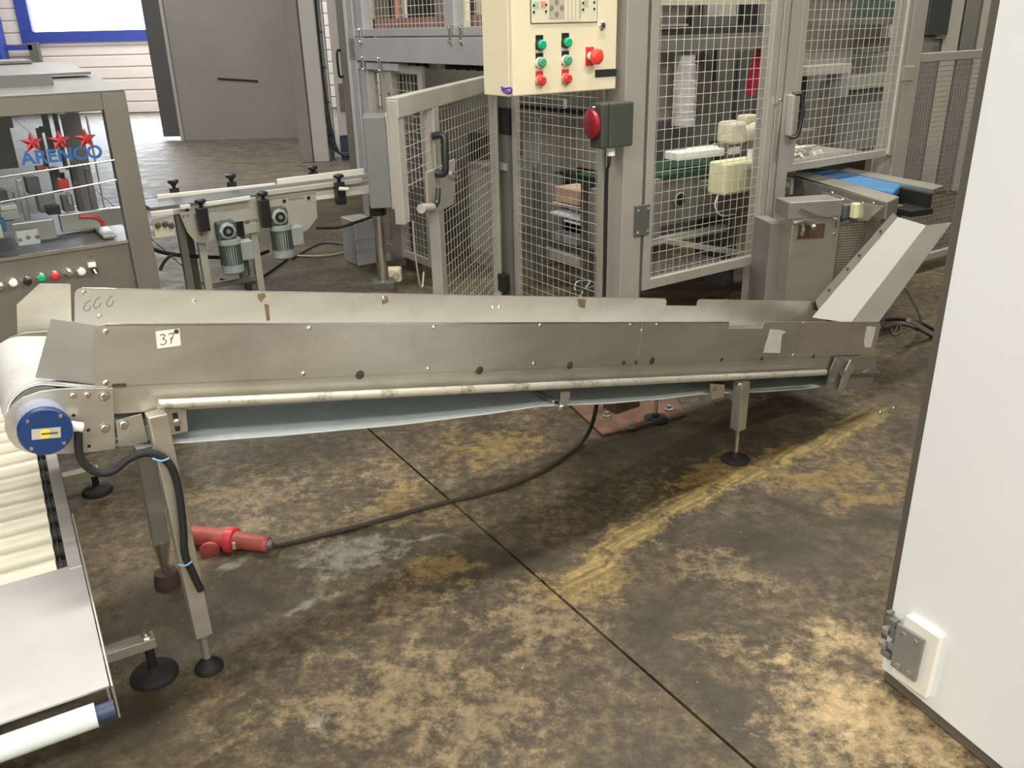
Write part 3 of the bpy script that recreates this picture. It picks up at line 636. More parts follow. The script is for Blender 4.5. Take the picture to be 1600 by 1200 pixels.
pp = MB().box((-0.95, 0.0, ZT - 0.002), (0.0, 0.455, ZT + 0.002)).build('slide_plate', plate_s, rt)
MB().box((-0.006, 0.0, ZT - 0.05), (-0.002, 0.455, ZT - 0.002)).build('plate_lip', steel_d, rt)
MB().box((0.002, -0.005, ZT - 0.07), (0.006, 0.70, ZT + 0.004)).build('edge_strip', steel, rt, 0.001)
MB().cyl((-0.9, -0.028, ZT - 0.028), (-0.03, -0.028, ZT - 0.028), 0.022, 18).build('front_roller', mat('pale_blue_roller', (0.6, 0.67, 0.66), 0.4, 0, 0.05, 10), rt, smooth=True)
MB().cyl((-0.03, -0.028, ZT - 0.028), (0.0, -0.028, ZT - 0.028), 0.016, 14).build('roller_end', navy, rt, smooth=True)
# feet bars from pixel positions on the floor
f1 = RT.z(242, 1056, 0.0); f2 = RT.z(153, 769, 0.0)
for f, ra in ((f1, 0.062), (f2, 0.055)):
    zz = 0.1 if f is f1 else 0.075
    MB().box((-0.6, f.y - 0.02, zz), (f.x + 0.02, f.y + 0.02, zz + 0.03)).build('foot_bar', steel, rt, 0.002)
    MB().lathe((f.x, f.y, 0.001), (0, 0, 1), [(ra, 0), (ra, 0.008), (ra * 0.9, 0.016), (0.02, 0.024), (0.012, 0.03), (0.012, zz)], 28).build('foot', rubber, rt, smooth=True)
    MB().cyl((f.x, f.y, zz - 0.03), (f.x, f.y, zz + 0.05), 0.006, 10).cyl((f.x, f.y, zz + 0.03), (f.x, f.y, zz + 0.038), 0.013, 6).build('foot_bolt', steel_b, rt)
    MB().box((-0.12, f.y - 0.02, zz + 0.03), (-0.08, f.y + 0.02, ZT - 0.09)).build('leg', steel_d, rt, 0.002)
    MB().box((-0.64, f.y - 0.02, 0.0), (-0.60, f.y + 0.02, ZT - 0.09)).build('leg', steel_d, rt, 0.002)

# ================================================================= SAFETY CAGE
cg = thing('safety_cage', 'grey steel machine guard cage with wire mesh panels, open gate and mesh door', 'safety cage', CG)
ZTOP = 2.35; VP = -0.10
def post(x0, y0, x1, y1, z0=0.0, z1=ZTOP, m=frame_m, name='post'):
    return MB().box((x0, y0, z0), (x1, y1, z1)).build(name, m, cg, 0.004)
# corner post with cable slot and its base plate
cpost = post(0.0, VP, 0.136, 0.03)
MB().box((-0.002, 0.005, 0.02), (0.002, 0.014, 1.15)).build('cable_channel', black, cpost)
MB().box((0.125, VP - 0.003, 0.03), (0.131, VP + 0.002, ZTOP)).build('slot', grey_d, cpost)
q = [CG.z(x, y, 0.004) for x, y in [(880, 624), (942, 682), (1072, 650), (1040, 600)]]
bp_ = MB().prismz([(v.x, v.y) for v in q], 0.0, 0.012).build('floor_plate', rust)
bp_.matrix_world = CG.M; tag(bp_, 'rusty steel plate bolted to the floor under the conveyor', 'steel plate')
for x, y in [(948, 650), (1045, 640), (985, 668), (1010, 625)]:
    v = CG.z(x, y, 0.012); MB().lathe((v.x, v.y, 0.012), (0, 0, 1), [(0.02, 0), (0.02, 0.006), (0.011, 0.008), (0.011, 0.02)], 8).build('anchor_bolt', steel_d, bp_)
v = CG.z(972, 640, 0); MB().box((v.x - 0.07, v.y - 0.04, 0.012), (v.x + 0.07, v.y + 0.05, 0.11)).build('foot_bracket', rust, bp_, 0.003)
# left face: panel beside the corner post
def mesh_panel(o, a, la, z0, z1, fw=0.04, fd=0.03, name='mesh_panel', m=frame_m, parent=None, par=None):
    o, a = Vector(o), Vector(a).normalized(); b = Vector((-a.y, a.x, 0)) * fd / 2; fr = MB()
    Mx = Matrix(((a.x, b.x / fd * 2, 0, o.x), (a.y, b.y / fd * 2, 0, o.y), (0, 0, 1, 0), (0, 0, 0, 1)))
    fr.T = Mx; h = fd / 2
    fr.box((0, -h, z0), (fw, h, z1)); fr.box((la - fw, -h, z0), (la, h, z1)); fr.box((fw, -h, z0), (la - fw, h, z0 + fw)); fr.box((fw, -h, z1 - fw), (la - fw, h, z1))
    f = fr.build(name, m, par or cg, 0.003)
    w = MB(Mx); w.wires((fw, 0, z0 + fw), (1, 0, 0), (0, 0, 1), la - 2 * fw, z1 - z0 - 2 * fw, 0.05, 0.0018, (0, 0.004, 0))
    wm = w.build('wire_mesh', wire_m, f); wm['kind'] = 'stuff'
    return f, Mx
mesh_panel((0.0, 0.035, 0), (0, 1, 0), 0.765, 0.06, 1.42)
# hinge post coloured dark for its recess shade, with black caps
post(-0.03, 0.815, 0.03, 0.925, 0.0, 1.30, grey_m, 'hinge_post')
MB().box((-0.034, 0.81, 1.05), (0.034, 0.93, 1.19)).build('post_clamp', black, cg, 0.004)
v = CG.x(793, 442, -0.05); MB().box((-0.075, 0.83, v.z - 0.06), (-0.03, 0.92, v.z + 0.05)).build('hinge', black, cg, 0.008)
v = CG.x(793, 262, -0.035); MB().box((-0.036, 0.825, v.z - 0.02), (-0.03, 0.915, v.z + 0.02)).build('label_plate', frame_b, cg)
# left face: fixed panel and far posts
mesh_panel((0.0, 1.78, 0), (0, 1, 0), 0.72, 0.10, 1.38, 0.05)
post(-0.04, 2.50, 0.04, 2.60, 0.0, ZTOP, frame_b); post(-0.05, 2.63, 0.05, 2.72, 0.0, ZTOP, frame_b)
v0 = CG.x(600, 120, 0.0).y; v1 = CG.x(616, 120, 0.0).y
pp1 = post(-0.03, v1, 0.03, v0, 0.1, 1.45, frame_m)
for k in range(4):
    MB().cyl((-0.031, v1 + 0.03, 1.36 - 0.16 * k), (-0.034, v1 + 0.03, 1.36 - 0.16 * k), 0.007, 8).build('bolt_hole', ink, pp1)
v0 = CG.x(617, 130, 0.06).y; v1 = CG.x(645, 130, 0.06).y
MB().box((0.05, v1, 0.0), (0.09, v0, 1.44)).build('inner_post', grey_d, cg, 0.004)
# box beam along the left face, with clamps
MB().box((-0.05, -0.02, 1.40), (0.05, 2.74, 1.545)).build('beam', frame_b, cg, 0.003)
MB().box((-0.045, -0.02, 1.553), (0.045, 2.74, 1.60)).build('upper_rail', frame_b, cg, 0.003)
MB().box((-0.04, 2.05, 1.345), (0.04, 2.7, 1.392)).build('lower_rail', frame_b, cg, 0.003)
def clamp(px, py, zc, h=0.10):
    v = CG.x(px, py, -0.055); c = MB().box((-0.058, v.y - 0.012, zc - h / 2), (-0.05, v.y + 0.012, zc + h / 2)).build('clamp_strap', steel_b, cg, 0.002)
    for s_ in (-1, 1): MB().lathe((-0.058, v.y, zc + s_ * h * 0.38), (-1, 0, 0), [(0.009, 0), (0.009, 0.004), (0.006, 0.01)], 8).build('bolt', steel_b, c)
for px, py, z in [(563, 60, 1.56), (703, 55, 1.56), (720, 60, 1.56), (566, 85, 1.385), (592, 88, 1.385)]: clamp(px, py, z)
vu = CG.x(712, 30, 0.0).y; post(-0.045, vu - 0.05, 0.045, vu + 0.05, 1.6, ZTOP, frame_b, 'upper_post')
for (ya, yb) in ((vu + 0.05, 2.62), (-0.02, vu - 0.05)):
    w = MB().wires((0, ya, 1.60), (0, 1, 0), (0, 0, 1), yb - ya, 0.75, 0.05, 0.0018, (0.004, 0, 0)); w.build('wire_mesh', wire_m, cg)['kind'] = 'stuff'
MB().box((0.02, vu - 0.075, 1.60), (0.05, vu - 0.05, ZTOP)).build('perforated_strip', membrane, cg)
# front face: door, posts, far panel (front plane at v = VP)
dl_, dr_, dz = 0.148, 1.035, 0.345
door, Mx = mesh_panel((dl_, VP + 0.02, 0), (1, 0, 0), dr_ - dl_, dz, 2.3, 0.052, 0.04, 'mesh_door')
h1 = CG.y(1006, 345, VP - 0.02)
hg = MB().box((h1.x - 0.047, VP - 0.012, h1.z - 0.075), (h1.x + 0.047, VP - 0.001, h1.z + 0.075)).build('hinge', grey_d, door, 0.003)
for dx in (-0.032, 0.032):
    for dz_ in (-0.055, 0.055): MB().cyl((h1.x + dx, VP - 0.012, h1.z + dz_), (h1.x + dx, VP - 0.015, h1.z + dz_), 0.007, 10).build('screw', steel_b, hg)
hdl = CG.y(1240, 180, VP - 0.03)
pz = post(1.045, VP, 1.19, 0.03, 0.0, ZTOP)
MB().box((1.09, VP - 0.003, 0.02), (1.095, VP + 0.001, ZTOP)).build('slot', grey_d, pz)
MB().box((hdl.x - 0.03, VP - 0.045, hdl.z - 0.105), (hdl.x + 0.0, VP - 0.001, hdl.z + 0.105)).build('lock_housing', frame_m, pz, 0.008)
MB().path([(hdl.x - 0.02, VP - 0.03, hdl.z + 0.105), (hdl.x + 0.02, VP - 0.055, hdl.z + 0.1), (hdl.x + 0.03, VP - 0.06, hdl.z), (hdl.x + 0.015, VP - 0.055, hdl.z - 0.1), (hdl.x - 0.02, VP - 0.03, hdl.z - 0.11)], 0.012, 8).build('handle', black, pz, smooth=True)
MB().path([(1.025, VP - 0.01, 1.19), (1.045, VP - 0.03, 1.215), (1.05, VP - 0.03, 1.16), (1.05, VP - 0.02, 0.9)], 0.006, 6).build('door_rod', steel_b, door, smooth=True)
mesh_panel((1.19, VP + 0.02, 0), (1, 0, 0), 0.97, 0.825, 2.3, 0.042, 0.04)
MB().box((2.085, VP - 0.015, 0.84), (2.10, VP, 2.3)).build('edge_strip', box_l, cg)
fp_ = post(2.165, VP, 2.30, 0.03, 0.0, ZTOP)
MB().box((2.13, VP - 0.008, 1.25), (2.24, VP, 1.33)).build('joining_plate', frame_m, cg, 0.002)
bb = CG.y(1445, 30, VP)
# low front legs under door
v = CG.y(1185, 430, 0.25); MB().box((v.x - 0.05, 0.25, 0.0), (v.x + 0.04, 0.33, 0.42)).build('inner_post', frame_m, cg, 0.003)
v = CG.y(1385, 270, 0.3); MB().box((v.x - 0.06, 0.27, 0.0), (v.x + 0.02, 0.33, 0.95)).build('inner_post', frame_m, cg, 0.003)
# the open gate
GA = R(13.4); gD = Vector((-math.sin(GA), -math.cos(GA), 0)); 
Rz = CG.M.to_3x3().inverted(); gd = (Rz @ gD); gp = Vector((-0.01, 0.95, 0)); gn = Vector((-gd.y, gd.x, 0))
GM = Matrix(((gd.x, gn.x, 0, gp.x), (gd.y, gn.y, 0, gp.y), (0, 0, 1, 0), (0, 0, 0, 1)))
GF = Frame(0, 0, 0); GF.M = CG.M @ GM; GF.I = GF.M.inverted(); GF.o = GF.I @ CP; GF.R3 = GF.I.to_3x3()
gt = MB(GM); ZG = 1.36
gt.box((0.02, -0.025, 0.08), (0.09, 0.025, ZG)); gt.box((0.09, -0.025, ZG - 0.075), (1.63, 0.025, ZG)); gt.box((1.13, -0.025, 0.08), (1.205, 0.025, ZG - 0.075))
gt.box((0.09, -0.025, 0.08), (1.13, 0.025, 0.14))
gate = gt.build('gate', frame_m, cg, 0.003)
MB(GM).box((1.565, -0.02, 0.88), (1.632, 0.02, ZG - 0.01)).build('lock_stile', frame_m, gate, 0.003)
MB(GM).box((1.20, -0.012, 0.94), (1.235, 0.012, ZG - 0.075)).build('divider_bar', frame_m, gate, 0.002)
g0 = GF.y(692, 248, -0.03); g1 = GF.y(646, 270, -0.03); g2 = GF.y(650, 338, -0.03); g3 = GF.y(690, 318, -0.03)
MB(GM).prism([(g0.x, g0.z), (g1.x, g1.z), (g2.x, g2.z), (g3.x, g3.z)], 0.02, 0.03).build('lock_plate', frame_m, gate)
MB(GM).wires((0.09, 0, 0.14), (1, 0, 0), (0, 0, 1), 1.04, ZG - 0.215, 0.05, 0.0018, (0, 0.004, 0)).build('wire_mesh', wire_m, gate)['kind'] = 'stuff'
MB(GM).wires((1.235, 0, 0.99), (1, 0, 0), (0, 0, 1), 0.31, ZG - 1.065, 0.05, 0.0018, (0, 0.004, 0)).build('wire_mesh', wire_m, gate)['kind'] = 'stuff'
sgn = 1 if GF.o.y > 0 else -1      # the side of the gate leaf that carries the handle
def gy(px, py, off): return GF.y(px, py, off * sgn)
ha, hb = gy(690, 213, .06), gy(691, 270, .06)
MB(GM).path([(ha.x, 0.02 * sgn, ha.z), (ha.x, 0.07 * sgn, ha.z), (hb.x - 0.005, 0.075 * sgn, (ha.z + hb.z) / 2), (hb.x, 0.07 * sgn, hb.z), (hb.x, 0.02 * sgn, hb.z)], 0.016, 8).build('handle', black, gate, smooth=True)
la, lb_ = gy(704, 270, .05), gy(716, 275, .05)
MB(GM).cyl(la, lb_, 0.008, 8).build('latch_pin', steel_b, gate)
ka, kb, kc = gy(658, 326, .04), gy(675, 325, .05), gy(685, 295, .06)
MB(GM).cyl(ka, kb, 0.02, 12).build('knob', frame_m, gate, smooth=True)
MB(GM).path([kb, gy(683, 316, .06), kc], 0.012, 8).build('latch_lever', black, gate, smooth=True)
MB(GM).path([gy(645, 345, 0), gy(648, 390, 0), gy(655, 440, 0), gy(660, 448, 0), gy(662, 425, 0)], 0.004, 6).build('drop_rod', wire_m, gate, smooth=True)

# ---- grey box on a polished column by the gate
q = W.z(600, 449, 0); jb = thing('pole_box', 'tall grey metal box on a shiny round column left of the open gate', 'control box', Frame(q.x, q.y, 8))
MB().cyl((0, 0, 0.05), (0, 0, 0.62), 0.037, 24).build('column', steel_b, jb, smooth=True)
MB().box((-0.07, -0.07, 0), (0.07, 0.07, 0.05)).build('base', grey_d, jb, 0.004)
JB = Frame(q.x, q.y, 8); a0 = JB.y(566, 183, -0.12); a1 = JB.y(602, 184, -0.12); a2 = JB.y(572, 327, -0.12)
MB().box((a0.x + 0.004, -0.12, a2.z), (a1.x + 0.0, 0.14, a0.z)).build('box_body', box_g, jb, 0.006)
a3 = JB.y(626, 186, -0.115)
MB().box((a1.x, -0.115, a2.z - 0.01), (a3.x, 0.14, a0.z)).build('box_side', box_l, jb, 0.004)  # right side of the box in a paler tone than its front
MB().cyl((0, 0, a2.z - 0.06), (0, 0, a2.z), 0.055, 16).build('collar', black, jb)
q = W.z(617, 440, 0)
fo = thing('floor_socket', 'small cream round fitting on the floor beside the shiny column', 'fitting', M=Matrix.Translation((q.x, q.y, 0)))
MB().box((-0.05, -0.03, 0), (0.05, 0.04, 0.1)).build('body', cream, fo, 0.012)
MB().cyl((0.015, -0.03, 0.05), (0.015, -0.036, 0.05), 0.025, 14).build('face', membrane_d, fo)

# ---- cream control cabinet hanging before the cage
p0 = W.y(800, 152, 3.8); CC = Frame(p0.x, p0.y, 34); zb = p0.z
cc = thing('control_cabinet', 'cream control cabinet with green and red push buttons hanging in front of the cage', 'control cabinet', CC)
CW = 0.565; CD = 0.215
MB().box((0.0, 0.02, zb), (CW, CD, 2.25)).build('cabinet_body', cream, cc, 0.004)
ccd = MB().box((0.004, -0.004, zb + 0.003), (CW, 0.018, 2.25)).build('cabinet_door', cream, cc, 0.005)
MB().box((CW * 0.35, CD * 0.3, 2.25), (CW * 0.55, CD * 0.8, 5.2)).build('hanging_arm', frame_m, cc, 0.004)
m0_ = CC.y(830, 36, -0.005); m1_ = CC.y(932, 28, -0.005)
MB().box((m0_.x - 0.004, -0.006, m0_.z - 0.004), (m1_.x + 0.004, -0.004, 2.1)).build('panel_rim', grey_d, cc)
MB().box((m0_.x, -0.008, m0_.z), (m1_.x, -0.005, 2.095)).build('keypad_panel', membrane, cc)
k0 = CC.y(858, 29, -0.009); k1 = CC.y(908, 26, -0.009)
kp = MB().box((k0.x, -0.0095, k0.z), (k1.x, -0.008, 2.05)).build('key_field', membrane_d, cc)
for x, y in [(870, 3), (862, 12.5), (878, 12), (870, 22)]:
    v = CC.y(x, y, -0.01); MB().cyl((v.x, -0.0095, v.z), (v.x, -0.0108, v.z), 0.0105, 14).build('key', mat('key_grey', (0.25, 0.24, 0.19), 0.5) if 'key_grey' not in MATS else MATS['key_grey'], kp)
for x, y, mm in [(839, 7.5, green_l), (849, 7, red_p), (916, 5, membrane_d)]:
    v = CC.y(x, y, -0.01); MB().box((v.x - 0.012, -0.0095, v.z - 0.012), (v.x + 0.012, -0.008, v.z + 0.012)).build('key_print', mm, kp)
for x, y in [(834.5, 8.5), (853.5, 7.5), (834.5, 19), (853.5, 18), (911.5, 4.7), (929, 3.7), (911.5, 15), (929, 14)]:
    v = CC.y(x, y, -0.01); MB().cyl((v.x, -0.0085, v.z), (v.x, -0.0098, v.z), 0.0055, 10).build('indicator', ink, kp)
for x in range(4):
    v = CC.y(885 + 6 * x, 13 + 0.0 * x, -0.01)
    MB().box((v.x - 0.009, -0.0097, v.z - 0.05), (v.x + 0.006, -0.0095, v.z + 0.05)).build('key_print', membrane, kp)
def button(px, py, mm, plate, ring=None, r=0.0205, h=0.03):
    v = CC.y(px, py, -0.006)
    pl = MB().box((v.x - 0.019, -0.0065, v.z - 0.027), (v.x + 0.019, -0.004, v.z + 0.029)).build('legend_plate', plate, cc)
    MB().cyl((v.x, -0.006, v.z - 0.008), (v.x, -0.018, v.z - 0.008), r * 1.1, 20).build('bezel', ring or plate, pl, smooth=True)
    MB().lathe((v.x, -0.018, v.z - 0.008), (0, -1, 0), [(r * 0.92, 0), (r * 0.95, h * 0.4), (r * 0.7, h * 0.55)], 20).build('push_button', mm, pl, smooth=True)
for px, py in [(843, 66.5), (883.5, 63)]: button(px, py, green, black)
for px, py in [(843, 94.5), (883.5, 91)]: button(px, py, MATS.get('worn_green') or mat('worn_green', (0.08, 0.34, 0.2), 0.45), black, white_n)
for px, py in [(843, 122.5), (883.5, 119.5)]: button(px, py, red, red, red_p)
v = CC.y(922, 88, -0.006)
ep = MB().box((v.x - 0.024, -0.0065, v.z - 0.038), (v.x + 0.02, -0.004, v.z + 0.038)).build('legend_plate', red, cc)
MB().cyl((v.x, -0.006, v.z), (v.x, -0.04, v.z), 0.017, 16).build('bezel', white_n, ep, smooth=True)
MB().lathe((v.x, -0.04, v.z), (0, -1, 0), [(0.02, 0), (0.033, 0.006), (0.033, 0.018), (0.026, 0.026), (0.01, 0.029)], 24).build('emergency_stop', mat('signal_red', (0.85, 0.06, 0.05), 0.35), ep, smooth=True)
v = CC.y(941, 40, -0.006)
lk = MB().lathe((v.x, -0.004, v.z), (0, -1, 0), [(0.019, 0), (0.019, 0.004), (0.014, 0.009)], 18).build('cabinet_lock', steel_b, cc, smooth=True)
MB().cyl((v.x + 0.002, -0.013, v.z), (v.x + 0.002, -0.014, v.z), 0.005, 8).build('key_slot', ink, lk)
a_ = CC.y(930, 119.5, -0.006); b_ = CC.y(958, 109, -0.006)
MB().box((a_.x, -0.007, a_.z - 0.004), (CW, -0.004, b_.z + 0.004)).build('black_tape', ink, cc)
# purple marker squiggle on the lower edge
sq = [CC.y(x, y, -0.006) for x, y in [(800.5, 144), (803, 140), (806, 143)]]
SX = [CC.x(x, y, -0.001) for x, y in [(783, 136), (790, 138), (798, 137), (799, 143), (795, 146), (788, 144), (784, 139), (790, 141), (797, 145)]]
MB().path([(-0.001, v.y, v.z) for v in SX], 0.0035, 6).build('marker_squiggle', purple, cc, smooth=True)

# ---- red industrial socket on the corner post
sk = thing('power_socket_box', 'grey green power outlet box with dark red cover on the cage corner post', 'socket', M=CG.M @ Matrix.Translation((-0.085, 0.02, 0)))
b0 = CG.y(957, 160, -0.16); b1 = CG.y(978, 228, -0.16)
zlo, zhi = b1.z, b0.z
SM = Matrix.Translation((0, -0.13, 0))
sbm = mat('grey_green_box', (0.06, 0.068, 0.055), 0.5)
MB().box((-0.07, -0.20, zlo), (0.07, -0.105, zhi)).build('socket_body', sbm, sk, 0.008)
MB().box((-0.115, -0.195, zlo + 0.0), (-0.07, -0.11, zhi - 0.0)).build('socket_face', sbm, sk, 0.01)
cz0 = (zlo + zhi) / 2 + 0.01
MB().lathe((-0.115, -0.152, cz0), (-1, 0.22, -0.05), [(0.05, 0), (0.062, 0.01), (0.064, 0.028), (0.05, 0.036)], 24).build('socket_cover', mat('dark_red_cover', (0.3, 0.015, 0.03), 0.4), sk, smooth=True)
MB().cyl((-0.125, -0.155, cz0 + 0.066), (-0.14, -0.155, cz0 + 0.066), 0.01, 10).build('hinge_pin', steel_b, sk)
MB().cyl((-0.02, -0.15, zlo - 0.04), (-0.02, -0.15, zlo), 0.02, 14).build('cable_gland', white_n, sk, smooth=True)
MB().path([(-0.02, -0.15, zlo - 0.02), (-0.03, -0.15, zlo - 0.08), (-0.012, -0.112, zlo - 0.16), (-0.01, -0.11, 0.5), (-0.01, -0.11, 0.02)], 0.007, 8).build('supply_cable', black, sk, smooth=True)

# ---- low fence to the right of the cage
FC = CG
fe = thing('fence_section', 'grey mesh fence section with top and bottom rail right of the cage', 'fence', CG)
MB().box((2.302, VP + 0.01, 1.345), (4.2, VP + 0.05, 1.395)).build('top_rail', frame_m, fe, 0.003)
zl = CG.y(1480, 395, VP).z
MB().box((2.302, VP + 0.01, zl - 0.02), (4.2, VP + 0.05, zl + 0.025)).build('bottom_rail', frame_m, fe, 0.003)
MB().box((4.2, VP, 0), (4.26, VP + 0.06, 1.395)).build('fence_post', frame_m, fe, 0.003)
MB().wires((2.302, VP + 0.03, zl), (1, 0, 0), (0, 0, 1), 1.9, 1.35 - zl, 0.03, 0.0017, (0, 0.003, 0)).build('wire_mesh', steel_d, fe)['kind'] = 'stuff'

# ================================================================= WRAPPING MACHINE (left)
lm = thing('packing_machine', 'stainless packing machine with glazed guard, red stars and push buttons', 'packing machine', LM)
LW = 1.25; LD = 0.95; ZM = 1.412
fm = MB(); fm.box((-0.085, 0.0, 0.10), (0.0, 0.05, ZM)); fm.box((-LW, 0.0, 1.344), (-0.085, 0.05, ZM)); fm.box((-LW, 0, 0.1), (-LW + 0.08, 0.05, 1.344))
fm.box((-0.05, LD - 0.05, 0.1), (0, LD, ZM)); fm.box((-LW, LD - 0.05, 0.1), (-LW + 0.05, LD, ZM)); fm.box((-LW + 0.05, LD - 0.05, 1.36), (-0.05, LD, ZM)); fm.box((-0.04, 0.05, 1.36), (0, LD - 0.05, ZM)); fm.box((-LW, 0.05, 1.36), (-LW + 0.04, LD - 0.05, ZM))
fm.build('frame', mach_s, lm, 0.003)
# sloped roof plates
MB().prismx([(0.0, ZM), (0.42, ZM + 0.04), (0.42, ZM + 0.03), (0.0, ZM - 0.006)], -LW, -0.005).build('roof_plate', roof_s, lm)
MB().prismx([(0.36, ZM + 0.055), (0.86, ZM + 0.085), (0.86, ZM + 0.075), (0.36, ZM + 0.045)], -LW, -0.03).build('roof_plate', roof_s, lm)
MB().prismx([(0.80, ZM + 0.095), (1.0, ZM + 0.10), (1.0, ZM + 0.09), (0.80, ZM + 0.085)], -LW, -0.16).build('roof_plate', roof_s, lm)
MB().box((-LW + 0.1, 0.2, ZM - 0.01), (-0.2, 0.8, ZM + 0.06)).build('roof_box', roof_s, lm)
MB().box((-LW + 0.02, 0.02, 0.12), (-0.085, 0.045, 0.845)).build('front_panel', mach_s, lm, 0.002)
MB().box((-0.03, 0.06, 0.12), (-0.02, LD - 0.05, 0.845)).build('side_panel', mach_s, lm, 0.002)
MB().box((-LW, 0.012, 0.846), (-0.085, 0.03, 0.858)).build('table_edge', steel_b, lm)
MB().box((-LW + 0.02, 0.03, 0.84), (-0.03, LD - 0.05, 0.855)).build('table_top', mach_s, lm)
MB().box((-LW + 0.08, 0.012, 0.86), (-0.085, 0.018, 1.344)).build('glass_door', glass, lm)
MB().box((-LW + 0.05, LD - 0.02, 0.86), (-0.05, LD - 0.014, 1.36)).build('glass_pane', glass, lm)
for (x0, y0, x1, y1) in [(0, 277, 178, 250), (0, 316, 181, 281)]:
    a_ = LM.y(x0, y0, 0.0); b_ = LM.y(x1, y1, 0.0); d_ = (a_ - b_).normalized() * 0.6
    MB().cyl(a_ + d_, b_, 0.0035, 8).build('guard_rod', steel_b, lm)
# stars and lettering on the pane
for (px, py, rr) in [(50, 223, 1), (93, 220, 1), (134, 217, 1)]:
    v = LM.y(px, py, 0.008); r_ = 0.040; rin = 0.017; la, da = MB(), MB()
    for k in range(10):
        an0, an1 = R(90 + 36 * k), R(90 + 36 * (k + 1)); ra, rb_ = (r_, rin) if k % 2 == 0 else (rin, r_)
        T0 = (v.x, 0.004, v.z); A = (v.x + ra * math.cos(an0), 0.0075, v.z + ra * math.sin(an0)); B = (v.x + rb_ * math.cos(an1), 0.0075, v.z + rb_ * math.sin(an1))
        (la if k % 2 else da).add([T0, A, B, (v.x, 0.01, v.z)], [(0, 2, 1), (0, 1, 3), (1, 2, 3), (2, 0, 3)])
    st = la.build('red_star', film_red, lm); da.build('star_facet', film_redd, st)
v = LM.y(98, 243, 0.008)
text('lettering', 'ARENCO', 0.064, film_blue, lm, Matrix.Translation((v.x, 0.008, v.z)) @ FRONT @ Matrix.Scale(1.05, 4, (1, 0, 0)), bold=0.0018)
# buttons under the table edge
for px, py, mm in [(0, 449, steel_b), (21, 442.5, white_n), (43, 440, black), (65, 434.5, green), (86, 431.5, red), (107, 427, steel_b), (128, 425, white_t)]:
    v = LM.y(px, py, 0.0); b_ = MB().lathe((v.x, 0.02, v.z), (0, -1, 0), [(0.0165, 0), (0.0165, 0.006), (0.013, 0.01)], 16).build('button_bezel', steel_b, lm, smooth=True)
    MB().lathe((v.x, 0.01, v.z), (0, -1, 0), [(0.0145, 0), (0.0145, 0.012), (0.009, 0.017)], 16).build('push_button', mm, b_, smooth=True)
v = LM.y(145, 416, 0.0); sw_ = MB().box((v.x - 0.014, 0.006, v.z - 0.006), (v.x + 0.014, 0.02, v.z + 0.012)).build('rotary_switch', white_n, lm, 0.002)
MB().cyl((v.x + 0.003, 0.012, v.z - 0.018), (v.x + 0.003, -0.006, v.z - 0.02), 0.011, 12).build('switch_knob', black, sw_); MB().bar((v.x + 0.0, -0.008, v.z - 0.01), (v.x + 0.006, -0.008, v.z - 0.028), 0.004, 0.007).build('switch_pointer', white_n, sw_)
v = LM.y(142, 403, 0.0); text('lettering', 'I 0', 0.014, ink, lm, Matrix.Translation((v.x, 0.019, v.z)) @ FRONT)
# mechanism behind the glass
def lbox(px0, py0, px1, py1, v, dep, m, name, bev=0.003):
    a_ = LM.y(px0, py0, v); b_ = LM.y(px1, py1, v); return MB().box((a_.x, v, b_.z), (b_.x, v + dep, a_.z)).build(name, m, lm, bev)
lbox(-60, 190, 30, 262, 0.45, 0.12, grey_d, 'drive_housing'); lbox(84, 176, 108, 265, 0.50, 0.05, grey_m, 'upright'); lbox(-40, 180, 22, 200, 0.42, 0.1, grey_m, 'drive_housing')
lbox(64, 200, 70, 262, 0.40, 0.02, grey_d, 'push_rod'); lbox(62, 198, 74, 207, 0.39, 0.03, grey_d, 'push_rod')
lbox(74, 176, 78, 240, 0.55, 0.02, grey_m, 'push_rod'); lbox(124, 176, 126, 330, 0.7, 0.015, grey_m, 'push_rod')
lbox(134, 180, 170, 345, 0.80, 0.02, wall_w, 'far_panel'); lbox(140, 262, 147, 340, 0.5, 0.015, grey_m, 'push_rod')
lbox(57, 261, 74, 267, 0.30, 0.05, red_d, 'red_clamp'); lbox(91, 281, 110, 296, 0.26, 0.05, MATS['signal_red'], 'red_clamp', 0.004); lbox(115, 284, 121, 302, 0.26, 0.02, red_d, 'red_clamp')
lbox(94, 270, 103, 281, 0.28, 0.02, black, 'clamp_stem'); lbox(40, 278, 66, 302, 0.36, 0.08, grey_d, 'gear_case'); lbox(58, 305, 90, 330, 0.30, 0.08, steel_d, 'gear_case')
lbox(72, 322, 96, 334, 0.26, 0.05, black, 'gear_case'); lbox(96, 306, 118, 330, 0.28, 0.05, grey_m, 'gear_case'); lbox(104, 300, 113, 320, 0.27, 0.02, membrane_d, 'lever_plate')
lbox(-20, 300, 22, 345, 0.45, 0.1, grey_d, 'gear_case'); lbox(22, 300, 30, 340, 0.36, 0.03, steel, 'push_rod'); lbox(34, 280, 40, 345, 0.34, 0.02, steel, 'push_rod')
lbox(0, 322, 28, 328, 0.2, 0.06, white_t, 'feed_blade'); lbox(0, 332, 32, 342, 0.16, 0.06, box_l, 'feed_blade')
lbox(78, 262, 100, 300, 0.6, 0.05, grey_d, 'gear_case'); lbox(110, 262, 134, 330, 0.62, 0.05, grey_d, 'gear_case')
lbox(92, 336, 196, 350, 0.22, 0.03, steel, 'guide_rail'); lbox(18, 350, 90, 372, 0.14, 0.012, steel, 'slide_plate')
sp_ = lbox(24, 362, 64, 380, 0.06, 0.012, white_t, 'clamp_block')
